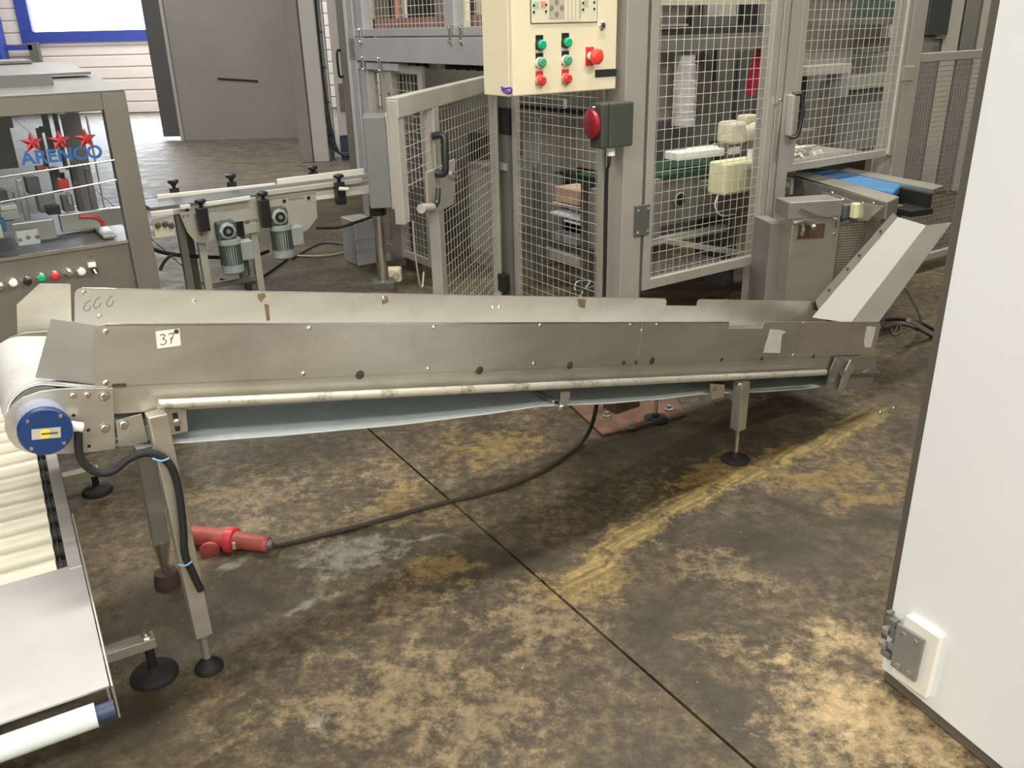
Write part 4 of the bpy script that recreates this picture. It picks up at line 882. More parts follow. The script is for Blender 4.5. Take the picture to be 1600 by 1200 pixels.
for px, py in [(31, 374), (44, 371), (58, 370)]:
    v = LM.y(px, py, 0.058); MB().lathe((v.x, 0.06, v.z), (0, -1, 0), [(0.008, 0), (0.008, 0.003), (0.005, 0.004)], 12).build('screw', steel_d, sp_)
lbox(-10, 344, 12, 362, 0.1, 0.04, MATS['blue_belt'], 'blue_block'); lbox(-12, 352, 7, 372, 0.08, 0.02, membrane, 'blue_block')
a_ = LM.y(124, 339, 0.12); b_ = LM.y(146, 339, 0.12); c_ = LM.y(158, 345, 0.12)
MB().path([a_, b_, c_, c_ + Vector((0.004, 0, -0.02))], 0.009, 8).build('clamp_lever', red, lm, smooth=True)
a_ = LM.z(152, 352, 0.865); b_ = LM.z(172, 370, 0.865); MB().bar(a_, b_, 0.05, 0.012).build('slotted_plate', steel, lm, 0.002)
a_ = LM.z(64, 374, 0.863); b_ = LM.z(150, 357, 0.863); MB().bar(a_, b_, 0.03, 0.01).build('guide_rail', steel_d, lm, 0.002)
for (ux, vy) in [(-0.05, 0.04), (-LW + 0.05, 0.04), (-0.05, LD - 0.04), (-LW + 0.05, LD - 0.04)]:
    MB().cyl((ux, vy, 0.01), (ux, vy, 0.1), 0.012, 10).lathe((ux, vy, 0.001), (0, 0, 1), [(0.04, 0), (0.03, 0.02), (0.012, 0.03)], 16).build('foot', rubber, lm)
# end plate with small clamp right of the post
mz_ = CG.y(250, 355, 2.15)

# ================================================================= SMALL SIDE CONVEYOR (behind)
sc = thing('side_conveyor', 'small side conveyor with white guide rails, black knobs and two green gearmotors', 'conveyor', CG)
VF = 2.15; VB = 2.47
def cy(px, py, v=VF): return CG.y(px, py, v)
def sbox(px0, py0, px1, py1, v, dep, m, name, bev=0.002, par=None):
    a_ = cy(px0, py0, v); b_ = cy(px1, py1, v); return MB().box((a_.x, v, min(a_.z, b_.z)), (b_.x, v + dep, max(a_.z, b_.z))).build(name, m, par or sc, bev)
xl_, xr_ = cy(238, 330).x, -0.10
zt = cy(400, 298).z - 0.03
MB().box((xl_, VF + 0.03, zt - 0.02), (xr_, VB - 0.02, zt)).build('chain_belt', MATS['slate_door'], sc)
MB().box((cy(318, 330).x, VF, zt - 0.145), (cy(403, 330).x, VF + 0.02, zt - 0.01)).build('side_plate', box_l, sc, 0.002)
MB().box((cy(410, 330).x, VF, zt - 0.06), (xr_, VF + 0.02, zt + 0.01)).build('side_plate', box_l, sc, 0.002)
MB().box((xl_, VF, zt - 0.05), (cy(290, 330).x, VF + 0.02, zt - 0.02)).build('side_plate', box_l, sc, 0.002)
MB().box((xl_, VB - 0.02, zt - 0.06), (xr_, VB, zt - 0.0)).build('side_plate', box_l, sc, 0.002)
MB().box((cy(490, 300).x, VF - 0.004, zt - 0.075), (xr_, VF + 0.0, zt - 0.025)).build('face_strip', white_t, sc)
sbox(238, 343, 274, 368, VF, 0.015, membrane, 'end_plate')
for px, py in [(247, 352), (258, 350), (268, 352)]:
    v = cy(px, py, VF - 0.01); MB().lathe((v.x, VF, v.z), (0, -1, 0), [(0.018, 0), (0.018, 0.01), (0.01, 0.02)], 8).build('screw', grey_d, sc)
def rail(x0, y0, x1, y1, v, h, m=white_t):
    a_ = cy(x0, y0, v); b_ = cy(x1, y1, v); MB().bar(a_, b_, 0.02, h).build('guide_rail', m, sc, 0.003)
rail(245, 308, 430, 289, VB + 0.02, 0.028); rail(433, 285, 568, 268, VB + 0.02, 0.045); rail(315, 320, 391, 309, VF - 0.03, 0.024); rail(281, 324, 297, 322, VF - 0.03, 0.024)
rail(235, 335, 270, 331, VF - 0.03, 0.03); rail(412, 302, 566, 282, VF - 0.03, 0.03, roll_w)
def knob(px, py, v, hh, m=black):
    p_ = cy(px, py, v); k_ = MB().lathe((p_.x, v, p_.z), (0, 0, 1), [(0.012, -hh), (0.012, -0.01), (0.02, 0), (0.034, 0.012), (0.034, 0.024), (0.02, 0.032)], 14); k_.box((p_.x - 0.025, v - 0.02, p_.z - hh - 0.05), (p_.x + 0.025, v + 0.02, p_.z - hh + 0.01)); k_.build('guide_knob', m, sc, smooth=True)
knob(271, 288, VB + 0.06, 0.03); knob(361, 279, VB + 0.06, 0.03); knob(489, 266, VB + 0.06, 0.02)
for px, py, pz_ in [(313, 316, 362), (410, 304, 356), (529, 277, 320)]:
    p_ = cy(px, py, VF - 0.06); e_ = cy(px - 2, pz_, VF - 0.06); k_ = MB().lathe((p_.x, VF - 0.06, p_.z), (0, 0, 1), [(0.012, -0.04), (0.012, -0.01), (0.034, 0.0), (0.034, 0.014), (0.02, 0.02)], 14)
    k_.box((p_.x - 0.03, VF - 0.085, e_.z), (p_.x + 0.03, VF - 0.03, p_.z - 0.03)); k_.build('guide_clamp', black, sc, 0.004)
v = cy(537, 294, VF - 0.1); MB().cyl((v.x - 0.03, VF - 0.1, v.z), (v.x + 0.03, VF - 0.1, v.z - 0.01), 0.012, 10).build('clamp_pin', white_n, sc)
# U-shaped transfer bracket
pts = [cy(x, y, VF - 0.02) for x, y in [(280, 332), (302, 330), (306, 355), (315, 372), (320, 360), (321, 334), (345, 330), (338, 372), (322, 380), (305, 378), (292, 362)]]
MB().prism([(p.x, p.z) for p in pts], VF - 0.025, VF - 0.015).build('transfer_bracket', box_l, sc)
v = cy(290, 338, VF - 0.026); text('lettering', 'V V', 0.03, ink, sc, Matrix.Translation((v.x, VF - 0.0255, v.z)) @ FRONT)
v = cy(462, 309, VF - 0.02)
pts = [cy(x, y, VF - 0.012) for x, y in [(414, 309), (493, 298), (496, 340), (482, 358), (452, 374), (449, 330), (414, 336)]]
MB().prism([(p.x, p.z) for p in pts], VF - 0.014, VF - 0.006).build('chain_guard', box_l, sc, 0.002)
v = cy(463, 310.5, VF - 0.02); text('lettering', 'FlexMove', 0.026, grey_d, sc, Matrix.Translation((v.x, VF - 0.0145, v.z)) @ FRONT)
for px, py in [(444, 314), (482, 309)]:
    v = cy(px, py, VF - 0.016); MB().cyl((v.x, VF - 0.014, v.z), (v.x, VF - 0.022, v.z), 0.011, 10).build('screw', black, sc)
def gearmotor(px, py, pym, flip):
    c = cy(px, py, VF - 0.06); g_ = MB().box((c.x - 0.06, VF - 0.075, c.z - 0.055), (c.x + 0.055, VF - 0.004, c.z + 0.055)).build('gearbox', motor_gd, sc, 0.01)
    MB().lathe((c.x, VF - 0.075, c.z), (0, -1, 0), [(0.052, 0), (0.05, 0.012), (0.036, 0.016)], 8).build('gearbox_flange', motor_g, g_)
    MB().cyl((c.x, VF - 0.09, c.z), (c.x, VF - 0.098, c.z), 0.032, 18).build('bearing_cap', black, g_, smooth=True)
    MB().cyl((c.x, VF - 0.098, c.z), (c.x, VF - 0.104, c.z), 0.014, 12).build('shaft_end', steel_d, g_)
    e = cy(px + 8, pym, VF - 0.06); bz = c.z - 0.055
    mo = MB().cyl((c.x + 0.01, VF - 0.045, bz), (c.x + 0.01, VF - 0.045, bz - 0.03), 0.07, 18).cyl((c.x + 0.01, VF - 0.045, bz - 0.03), (c.x + 0.01, VF - 0.045, e.z + 0.02), 0.06, 18).lathe((c.x + 0.01, VF - 0.045, e.z), (0, 0, 1), [(0.052, 0), (0.068, 0.012), (0.068, 0.06)], 18).build('motor', motor_g, sc, smooth=True)
    fi = MB()
    for k in range(14):
        an = R(180 + 180 * k / 13); fi.bar((c.x + 0.01 + 0.064 * math.cos(an), VF - 0.045 + 0.064 * math.sin(an), bz - 0.032), (c.x + 0.01 + 0.064 * math.cos(an), VF - 0.045 + 0.064 * math.sin(an), e.z + 0.06), 0.004, 0.012, (math.cos(an), math.sin(an), 0))
    fi.build('cooling_fins', motor_gd, mo)
    MB().box((c.x + 0.06, VF - 0.09, bz - 0.14), (c.x + 0.14, VF - 0.01, bz - 0.02)).build('terminal_box', motor_g, mo, 0.006)
gearmotor(354, 360, 428, 0); gearmotor(435, 338, 404, 0)
MB().box((cy(385, 350).x - 0.02, VF - 0.012, cy(370, 367).z), (cy(404, 350).x, VF - 0.002, cy(370, 352).z)).build('side_plate', box_l, sc)
for px in (296, 324, 406):
    x_ = cy(px, 440, VF + 0.03).x
    MB().box((x_ - 0.022, VF + 0.01, 0.02), (x_ + 0.022, VF + 0.054, zt - 0.06)).build('leg', box_l if px > 310 else grey_m, sc, 0.003)
    MB().cyl((x_, VF + 0.032, 0.001), (x_, VF + 0.032, 0.02), 0.035, 14).build('foot', rubber, sc)
xa, xb = cy(324, 440, VF + .03).x, cy(406, 440, VF + .03).x
MB().box((xa, VF + 0.02, 0.12), (xb, VF + 0.045, 0.155)).build('cross_bar', grey_m, sc, 0.002)
MB().box((xb - 0.12, VF + 0.015, 0.12), (xb - 0.07, VF + 0.05, 0.3)).build('cross_bar', grey_m, sc, 0.002)
for x_ in (xa, xb):
    MB().box((x_ - 0.02, VB - 0.05, 0.0), (x_ + 0.02, VB - 0.01, zt - 0.06)).build('leg', grey_m, sc, 0.003)
# cables sagging on the floor behind
def fl_cable(pts, r, m, label, v=None):
    P = []
    for t in pts:
        px, py, z = t; P.append(W.z(px, py, z))
    o = MB().path(P, r, 7).build('floor_cable', m, None, smooth=True); tag(o, label, 'cable'); return o
def vcable(pts, v, r, m, label):
    P = [CG.M @ CG.y(px, py, v) for px, py in pts]
    o = MB().path(P, r, 7).build('hanging_cable', m, None, smooth=True); tag(o, label, 'cable'); return o
vcable([(240, 390), (262, 396), (300, 400), (345, 402), (400, 398), (420, 392)], 2.3, 0.012, rubber, 'thick black cable running from the packing machine behind the small motors')
vcable([(250, 422), (256, 410), (268, 399), (285, 400)], 2.22, 0.01, rubber, 'short black cable branching down behind the packing machine post')
fl_cable([(455, 404, .012), (500, 380, .012), (540, 380, .012), (568, 370, .02), (585, 345, .3)], 0.01, grey_d, 'dark cable curving over the floor left of the pole box')
fl_cable([(455, 399, .01), (500, 400, .01), (545, 392, .01), (568, 374, .01), (582, 352, .2)], 0.008, box_l, 'pale grey cable lying on the floor left of the pole box')
fl_cable([(345, 436, .01), (380, 442, .01), (410, 432, .01), (450, 404, .01)], 0.008, rubber, 'black cable loop on the floor under the small conveyor')
vcable([(494, 356), (530, 355), (560, 346), (590, 336)], 2.1, 0.01, rubber, 'black cable hanging from the chain guard to the pole box')
q = W.z(562, 420, 0)
gb = MB().box((-0.07, -0.12, 0), (0.10, 0.12, 0.33)).build('grey_post_box', frame_b, None, 0.01); gb.location = (q.x - 0.03, q.y + 0.2, 0); gb.rotation_euler = (0, 0, R(34)); tag(gb, 'low bluish grey metal box on the floor behind the shiny column', 'box')

# ================================================================= CAGE INTERIOR
def ibox(par, px0, py0, px1, py1, v, dep, m, name, bev=0.003):
    a_ = CG.y(px0, py0, v); b_ = CG.y(px1, py1, v)
    return MB().box((a_.x, v, min(a_.z, b_.z)), (b_.x, v + dep, max(a_.z, b_.z))).build(name, m, par, bev)
pm = thing('palletising_machine', 'dark grey machine frame with beams and panels standing inside the cage', 'machine', CG)
MB().box((0.3, 2.9, 0.0), (3.4, 3.0, 1.95)).build('back_panel', grey_m, pm)
MB().box((0.3, 2.0, 1.36), (2.6, 2.08, 1.50)).build('cross_beam', grey_m, pm, 0.004)
ibox(pm, 1034, 42, 1215, 56, 1.0, 0.1, grey_d, 'cross_beam'); ibox(pm, 1034, 56, 1215, 72, 0.95, 0.08, grey_m, 'cross_beam')
ibox(pm, 1034, 0, 1215, 6, 0.9, 0.1, membrane_d, 'cross_beam'); ibox(pm, 1092, 8, 1098, 45, 1.0, 0.05, grey_m, 'upright')
ibox(pm, 1125, -20, 1150, 26, 1.05, 0.1, box_l, 'hanging_block'); ibox(pm, 1078, 10, 1094, 42, 1.2, 0.05, black, 'dark_panel'); ibox(pm, 1164, 4, 1186, 40, 1.2, 0.05, black, 'dark_panel')
ibox(pm, 1036, 10, 1076, 28, 0.98, 0.05, box_l, 'hanging_block'); ibox(pm, 1036, 38, 1076, 41, 0.95, 0.02, box_l, 'light_strip')
ibox(pm, 1108, 78, 1160, 215, 1.5, 0.04, grey_m, 'dark_panel'); ibox(pm, 1160, 78, 1215, 215, 1.45, 0.04, grey_d, 'dark_panel'); ibox(pm, 1112, 78, 1118, 130, 1.3, 0.04, black, 'upright'); ibox(pm, 1096, 76, 1108, 190, 1.2, 0.06, grey_m, 'upright')
ibox(pm, 1032, 76, 1050, 190, 1.15, 0.05, box_l, 'upright')
ibox(pm, 1030, 190, 1110, 228, 1.1, 0.25, grey_d, 'gear_case')
cyl_ = CG.y(1072, 140, 1.0)
at = thing('vacuum_tank', 'pale ribbed cylinder hanging inside the cage behind the mesh door', 'cylinder', CG)
t_ = CG.y(1072, 86, 1.0); b_ = CG.y(1072, 195, 1.0); rr = 0.075
prof = [(rr, 0)]; nrib = 9; hh = t_.z - b_.z
for k in range(nrib): prof += [(rr, hh * (k + 0.8) / nrib), (rr * 0.93, hh * (k + 0.85) / nrib), (rr * 0.93, hh * (k + 0.95) / nrib)]
prof.append((rr, hh)); MB().lathe((t_.x, 1.0, b_.z), (0, 0, 1), prof, 20).build('tank_body', wall_w, at, smooth=True)
MB().cyl((t_.x + 0.05, 0.93, t_.z - 0.02), (t_.x + 0.05, 0.9, t_.z - 0.02), 0.04, 14).build('tank_port', black, at)
MB().cyl((t_.x, 1.0, t_.z), (t_.x, 1.0, t_.z + 0.1), 0.03, 14).build('tank_neck', grey_d, at)
rs = thing('red_banner', 'leaning dark red strip seen through the top of the mesh door', 'panel', CG)
P = [CG.y(x, y, 1.1) for x, y in [(1182, 76), (1201, 76), (1178, 150), (1166, 146)]]
MB().prism([(p.x, p.z) for p in P], 1.1, 1.12).build('red_sheet', mat('crimson_sheet', (0.5, 0.02, 0.06), 0.5), rs)
gc = thing('green_belt_conveyor', 'grey conveyor with dark green belt inside the cage behind the door', 'conveyor', CG)
zb0 = CG.y(1030, 275, 0.45).z
MB().box((0.45, 0.45, zb0 - 0.025), (1.6, 0.85, zb0)).build('belt', green_d, gc)
MB().box((0.25, 0.42, zb0 - 0.34), (0.75, 0.45, zb0 - 0.01)).build('side_plate', steel_d, gc, 0.003)
MB().box((0.75, 0.46, zb0 - 0.30), (1.6, 0.5, zb0 - 0.02)).build('side_plate', grey_m, gc, 0.003)
v = CG.y(1063, 312, 0.42); hole = MB().lathe((v.x, 0.425, v.z), (0, -1, 0), [(0.045, 0), (0.045, 0.006), (0.036, 0.008)], 24).build('hole_rim', steel, gc); MB().cyl((v.x, 0.418, v.z), (v.x, 0.415, v.z), 0.036, 24).build('round_opening', black, hole)
for xx in (0.47, 1.45): MB().box((xx, 0.5, 0.0), (xx + 0.06, 0.8, zb0 - 0.02)).build('leg', grey_d, gc)
MB().box((0.28, 0.40, 0.40), (1.3, 0.44, 0.44)).build('cross_bar', frame_m, gc, 0.002)
a_ = CG.y(1075, 386, 0.2); b_ = CG.y(1200, 402, 0.2); 
MB().bar((a_.x, 0.42, a_.z), (b_.x + 0.05, 0.12, b_.z - 0.01), 0.04, 0.03).build('angle_bar', frame_m, gc, 0.002)
gr = MB(); gr.wires((0.25, 0.05, 0.30), (1, 0, 0), (0, 1, 0), 0.8, 0.35, 0.035, 0.004); gr.build('floor_grating', grey_m, gc)['kind'] = 'stuff'
ls = thing('linked_chain_rail', 'white slotted chain rail lying over the green belt', 'chain rail', CG)
a_ = CG.y(1048, 244, 0.55); b_ = CG.y(1146, 233, 0.5); MB().bar(a_, b_, 0.12, 0.045).build('rail', white_t, ls, 0.004)
tt = MB()
for k in range(12):
    p = a_.lerp(b_, 0.3 + 0.055 * k) + Vector((0, 0, 0.027)); tt.cbox(p, (0.014, 0.05, 0.014))
tt.build('chain_links', white_n, ls)
gm = thing('cream_gearmotor', 'cream painted gearmotor with round fan cover inside the cage door', 'motor', CG)
a_ = CG.y(1128, 208, 0.5); b_ = CG.y(1192, 202, 0.42); 
creamd = mat('stained_cream', (0.55, 0.51, 0.39), 0.5, 0, 0.15, 14)
MB().cyl(a_ + (b_ - a_) * 0.45, b_, 0.062, 22).build('motor', creamd, gm, smooth=True)
MB().cyl(b_, b_ + (b_ - a_).normalized() * 0.012, 0.05, 20).build('fan_cover', grey_d, gm, smooth=True)
MB().cbox(a_ + (b_ - a_) * 0.25, (0.14, 0.13, 0.13)).build('gearbox', creamd, gm, 0.02)
MB().cyl(a_ + Vector((0.05, -0.06, 0)), a_ + Vector((0.05, -0.08, 0)), 0.05, 18).build('gearbox_cover', creamd, gm, smooth=True)
MB().cbox(a_ + (b_ - a_) * 0.6 + Vector((0, 0, 0.07)), (0.1, 0.08, 0.05)).build('terminal_box', creamd, gm, 0.01)
MB().box((a_.x - 0.02, a_.y - 0.05, zb0), (a_.x + 0.2, a_.y + 0.05, a_.z - 0.06)).build('motor_bracket', grey_m, gm)
ca = thing('cream_canister', 'square cream plastic canister with white cap hanging inside the door', 'canister', CG)
a_ = CG.y(1130, 252, 0.22); b_ = CG.y(1180, 297, 0.22)
MB().box((a_.x, 0.2, b_.z), (b_.x, 0.33, a_.z - 0.01)).build('canister_body', canister, ca, 0.015)
MB().cyl((b_.x - 0.03, 0.25, a_.z - 0.01), (b_.x - 0.03, 0.25, a_.z + 0.04), 0.018, 14).build('canister_cap', white_n, ca, smooth=True)
MB().path([(a_.x + 0.01, 0.25, b_.z + 0.0), (a_.x - 0.02, 0.24, b_.z - 0.06), (a_.x + 0.04, 0.24, b_.z - 0.12), (a_.x + 0.16, 0.25, b_.z - 0.13)], 0.005, 6).build('hose', white_t, ca, smooth=True)
MB().box((a_.x + 0.02, 0.33, b_.z + 0.02), (b_.x - 0.02, 0.42, b_.z + 0.06)).build('holder', grey_m, ca)
# inside the left part of the cage
li = thing('lift_unit', 'grey lifting unit with hanging grey curtain panels behind the middle mesh panel', 'machine', CG)
def xbox(par, px0, py0, px1, py1, u, dep, m, name, bev=0.003):
    a_ = CG.x(px0, py0, u); b_ = CG.x(px1, py1, u)
    return MB().box((u, min(a_.y, b_.y), min(a_.z, b_.z)), (u + dep, max(a_.y, b_.y), max(a_.z, b_.z))).build(name, m, par, bev)
for k, (x0, x1, m_) in enumerate([(815, 842, wall_w), (842, 868, box_l), (868, 900, frame_m), (900, 940, box_l)]):
    xbox(li, x0, 182, x1 - 1, 268, 0.9, 0.015, m_, 'curtain_panel')
xbox(li, 812, 162, 940, 183, 0.85, 0.06, black, 'cross_beam'); xbox(li, 812, 150, 880, 170, 0.6, 0.03, box_l, 'light_strip')
xbox(li, 868, 268, 940, 285, 0.75, 0.1, black, 'cross_beam')
xbox(li, 835, 395, 930, 412, 0.55, 0.05, frame_m, 'cross_beam'); xbox(li, 878, 372, 905, 430, 0.7, 0.06, grey_m, 'upright'); xbox(li, 862, 362, 900, 385, 0.65, 0.1, frame_b, 'lift_carriage')
xbox(li, 832, 262, 836, 440, 0.5, 0.03, grey_d, 'upright'); xbox(li, 842, 280, 848, 440, 0.5, 0.03, grey_d, 'upright'); xbox(li, 893, 300, 935, 318, 0.8, 0.05, grey_m, 'cross_beam')
xbox(li, 812, 268, 940, 460, 1.1, 0.04, black, 'back_panel')
bx = thing('carton', 'pinkish brown carton on the lift behind the middle mesh panel', 'carton', CG)
xbox(bx, 866, 291, 905, 322, 0.55, 0.18, card, 'carton_body'); xbox(bx, 862, 316, 905, 326, 0.53, 0.2, white_t, 'liner')
tr_ = thing('tray', 'bluish white tray sitting below the pink carton in the cage', 'tray', CG)
xbox(tr_, 860, 330, 905, 346, 0.5, 0.2, mat('bluish_white', (0.62, 0.66, 0.75), 0.5), 'tray_body'); xbox(tr_, 880, 346, 915, 352, 0.5, 0.16, MATS['bluish_white'], 'tray_lip')
# behind the gate
be = thing('grey_cupboard', 'grey metal cupboard standing inside the cage behind the open gate', 'cupboard', CG)
a_ = CG.x(738, 252, 0.55); b_ = CG.x(788, 440, 0.55)
MB().box((0.5, b_.y - 0.1, 0.0), (1.0, a_.y, a_.z)).build('cupboard_body', box_g, be, 0.005); MB().box((0.494, b_.y - 0.08, 0.1), (0.5, a_.y - 0.02, a_.z - 0.04)).build('cupboard_door', frame_m, be, 0.003)
a_ = CG.x(650, 190, 1.0); b_ = CG.x(790, 440, 1.0)
MB().box((1.0, b_.y, 0.0), (1.04, a_.y + 0.1, a_.z - 0.02)).build('back_sheet', black, li)
xbox(li, 756, 165, 768, 205, 0.6, 0.04, frame_m, 'hanging_plate')
xbox(li, 740, 150, 790, 190, 1.2, 0.04, box_g, 'curtain_panel')
# upper deck over the beam
ud = thing('upper_deck', 'brown rusty deck with machinery on top of the cage beam', 'platform', CG)
MB().box((0.06, 0.9, 1.56), (0.55, 2.6, 1.60)).build('deck_plate', rust_p, ud)
MB().box((0.06, 0.9, 1.60), (0.09, 2.55, 1.66)).build('deck_edge', rust_p, ud)
for (x0, x1, dz_, u, m_, nm) in [(574, 584, 0.5, 0.35, canister, 'guard_sheet'), (586, 600, 0.5, 0.45, wall_b, 'guard_sheet'), (626, 634, 0.5, 0.4, white_t, 'upright'), (608, 613, 0.5, 0.3, green_d, 'hose'), (615, 621, 0.5, 0.32, red_p, 'hose'), (640, 700, 0.2, 0.5, grey_d, 'gear_case'), (648, 656, 0.25, 0.35, black, 'cylinder_rod'), (680, 694, 0.25, 0.4, steel_d, 'valve_block'), (664, 671, 0.2, 0.38, black, 'valve_block'), (728, 742, 0.5, 0.5, grey_d, 'gear_case'), (744, 754, 0.5, 0.45, creamd, 'gear_case')]:
    a_ = CG.x(x0, 40, u).y; b_ = CG.x(x1, 40, u).y
    MB().box((u, min(a_, b_), 1.60), (u + (0.1 if x1 - x0 > 12 else 0.02), max(a_, b_), 1.60 + dz_)).build(nm, m_, ud, 0.004)
MB().box((0.50, 1.2, 1.6), (0.53, 2.55, 2.2)).build('back_screen', grey_d, ud)
# underside drag chain
ch = MB()
for k in range(40): ch.cbox((0.3, 0.9 + k * 0.04, 1.40 - 0.015 * (k % 3)), (0.06, 0.03, 0.05))
ch.build('drag_chain', black, ud)['kind'] = 'stuff'
v = CG.x(683, 103, 0.25); MB().cbox((0.25, v.y, v.z), (0.05, 0.12, 0.06)).build('junction_box', white_t, ud, 0.004)
# things in the right part of the cage
rp = thing('filler_unit', 'greyish filling unit with shrouds behind the far right mesh panel', 'machine', CG)
MB().box((1.5, 1.80, 0.0), (2.9, 1.86, 2.2)).build('back_panel', grey_d, rp)
for (x0, y0, x1, y1, v, m_) in [(1262, 82, 1330, 105, 1.2, frame_m), (1262, 104, 1330, 114, 1.0, box_l), (1300, 112, 1326, 150, 1.1, frame_b), (1330, 88, 1395, 120, 1.3, box_g), (1332, 118, 1392, 135, 1.2, frame_m), (1332, 135, 1385, 225, 1.25, box_g), (1262, 5, 1330, 30, 1.2, grey_m), (1340, 2, 1400, 30, 1.3, motor_gd), (1262, 30, 1400, 38, 1.1, grey_m), (1256, 205, 1276, 222, 0.5, grey_m), (1244, 112, 1256, 200, 1.2, black), (1350, 60, 1400, 80, 1.4, grey_m)]:
    ibox(rp, x0, y0, x1, y1, v, 0.12, m_, 'shroud_panel')
db = thing('debris_pile', 'crumpled white wrap and debris lying on the ledge under the far mesh', 'debris', CG)
for k in range(14):
    px = 1240 + random.random() * 45; py = 228 + random.random() * 16
    p = CG.y(px, py, 0.12 + random.random() * 0.15); mm_ = [white_n, white_t, membrane_d][k % 3]
    MB(Matrix.Translation(p) @ Matrix.Rotation(random.random() * 3, 4, (random.random(), random.random(), 1)) ).cbox((0, 0, 0), (0.05 + 0.04 * random.random(), 0.03, 0.014)).build('wrap_scrap', mm_, db, 0.003)
MB().box((1.2, 0.05, 0.82), (2.1, 0.4, 0.84)).build('ledge', frame_m, db)

# ================================================================= OUTFEED CONVEYOR, HOUSING, CHUTE
q = W.z(1385, 318, 0.745); OF = Frame(q.x, q.y, 17)
of = thing('outfeed_conveyor', 'short outfeed conveyor with bright blue belt leaving the cage on the right', 'conveyor', OF)
ZO = 0.745; 
P = [OF.z(x, y, ZO) for x, y in [(1385, 318), (1404, 308), (1318, 282), (1240, 262), (1222, 276)]]
nr = [(p.x, p.y) for p in P]
def oz(px, py, z=ZO): v = OF.z(px, py, z); return (v.x, v.y)
MB().prismz([oz(1386, 316), oz(1404, 307), oz(1262, 268), oz(1226, 268)], ZO - 0.006, ZO).build('near_cover', steel, of, 0.001)
a_, b_ = oz(1386, 316), oz(1226, 272)
MB().bar((a_[0], a_[1], ZO - 0.045), (b_[0], b_[1], ZO - 0.045), 0.006, 0.085).build('near_side', steel_d, of)
c_ = oz(1404, 307); MB().bar((a_[0], a_[1], ZO - 0.045), (c_[0], c_[1], ZO - 0.045), 0.006, 0.085).build('end_side', steel, of)
zbl = ZO - 0.01
MB().prismz([oz(1396, 300, zbl), oz(1409, 287, zbl), oz(1340, 268, zbl), oz(1262, 262, zbl), oz(1240, 264, zbl), oz(1262, 272, zbl), oz(1330, 289, zbl)], zbl - 0.05, zbl).build('belt', blue_b, of, 0.01)
MB().prismz([oz(1475, 290), oz(1458, 296), oz(1312, 266), oz(1325, 262)], ZO - 0.02, ZO).build('far_cover', steel, of, 0.001)
a_, b_ = oz(1456, 296), oz(1318, 268); MB().bar((a_[0], a_[1], ZO - 0.07), (b_[0], b_[1], ZO - 0.07), 0.02, 0.09).build('far_side', rubber, of)
a_, b_ = oz(1446, 300), oz(1402, 292); MB().bar((a_[0], a_[1], ZO - 0.11), (b_[0], b_[1], ZO - 0.11), 0.16, 0.03).build('under_frame', black, of)
for px, py, m_ in [(1230, 267, roll_w), (1268, 259, white_n)]:
    v = OF.z(px, py, ZO + 0.01); MB().lathe((v.x, v.y, ZO), (0, 0, 1), [(0.05, 0), (0.05, 0.015), (0.03, 0.026)], 20).build('guide_disc', m_, of, smooth=True)
# bracket plates and clamp under the near side
def opx(px, py): v = OF.x(px, py, nr[0][0] - 0.012); return v
sv = [OF.x(x, y, -0.02) for x, y in [(1285, 300), (1310, 305), (1335, 315), (1382, 322), (1357, 345), (1330, 344), (1308, 325), (1285, 318)]]
MB().prismx([(p.y, p.z) for p in sv], -0.024, -0.018).build('side_bracket', steel, of)
for x, y in [(1300, 301), (1316, 312), (1348, 317), (1365, 317), (1284, 306), (1284, 317)]:
    v = OF.x(x, y, -0.026); MB().lathe((-0.024, v.y, v.z), (-1, 0, 0), [(0.008, 0), (0.008, 0.004), (0.005, 0.007)], 8).build('bolt', steel_b, of)
v = OF.x(1320, 330, -0.05); MB().cbox((-0.05, v.y, v.z), (0.05, 0.045, 0.075)).build('clamp_block', MATS['slate_door'], of, 0.006)
v = OF.x(1336, 326, -0.035); MB().cbox((-0.035, v.y, v.z - 0.01), (0.03, 0.04, 0.075)).build('clamp_block', canister, of, 0.004)
v = OF.x(1233, 290, -0.02); MB().cbox((-0.03, v.y, v.z), (0.02, 0.09, 0.09)).build('side_bracket', frame_m, of, 0.004); MB().cbox((-0.042, v.y, v.z + 0.01), (0.01, 0.05, 0.03)).build('clamp_block', tape_m, of)
MB().box((0.02, 0.05, 0.0), (0.07, 0.1, ZO - 0.09)).build('leg', grey_m, of, 0.003)
MB().box((0.32, 0.30, 0.0), (0.37, 0.35, ZO - 0.09)).build('leg', grey_m, of, 0.003)
# housing box below
hp = W.y(1300, 470, 4.45); HS = Frame(hp.x, hp.y, 10)
hs = thing('outfeed_housing', 'pale steel drive housing with latch slot and side mesh guard under the blue belt', 'housing', HS)
def hy(px, py, v=0.0): return HS.y(px, py, v)
x0 = hy(1233, 400).x; x1 = hy(1306, 400).x; z1 = hy(1260, 315).z
MB().box((x0, 0.0, 0.03), (x1, 0.15, z1 - 0.03)).build('housing_body', steel, hs, 0.004)
MB().box((x0 - 0.03, -0.004, hy(1260, 338).z - 0.01), (x1, 0.15, z1)).build('housing_cover', steel_d, hs, 0.004)
a_ = hy(1250, 352, -0.01); b_ = hy(1288, 372, -0.01)
MB().box((a_.x, -0.003, b_.z), (b_.x, 0.002, a_.z)).build('slot', rust, hs)
MB().path([hy(1240, 350, -.03), hy(1256, 347, -.03), hy(1272, 353, -.03)], 0.01, 8).build('latch', steel_b, hs, smooth=True)
MB().path([hy(1252, 348, -.03), hy(1255, 358, -.03), hy(1252, 368, -.03)], 0.01, 8).build('latch', steel_b, hs, smooth=True)
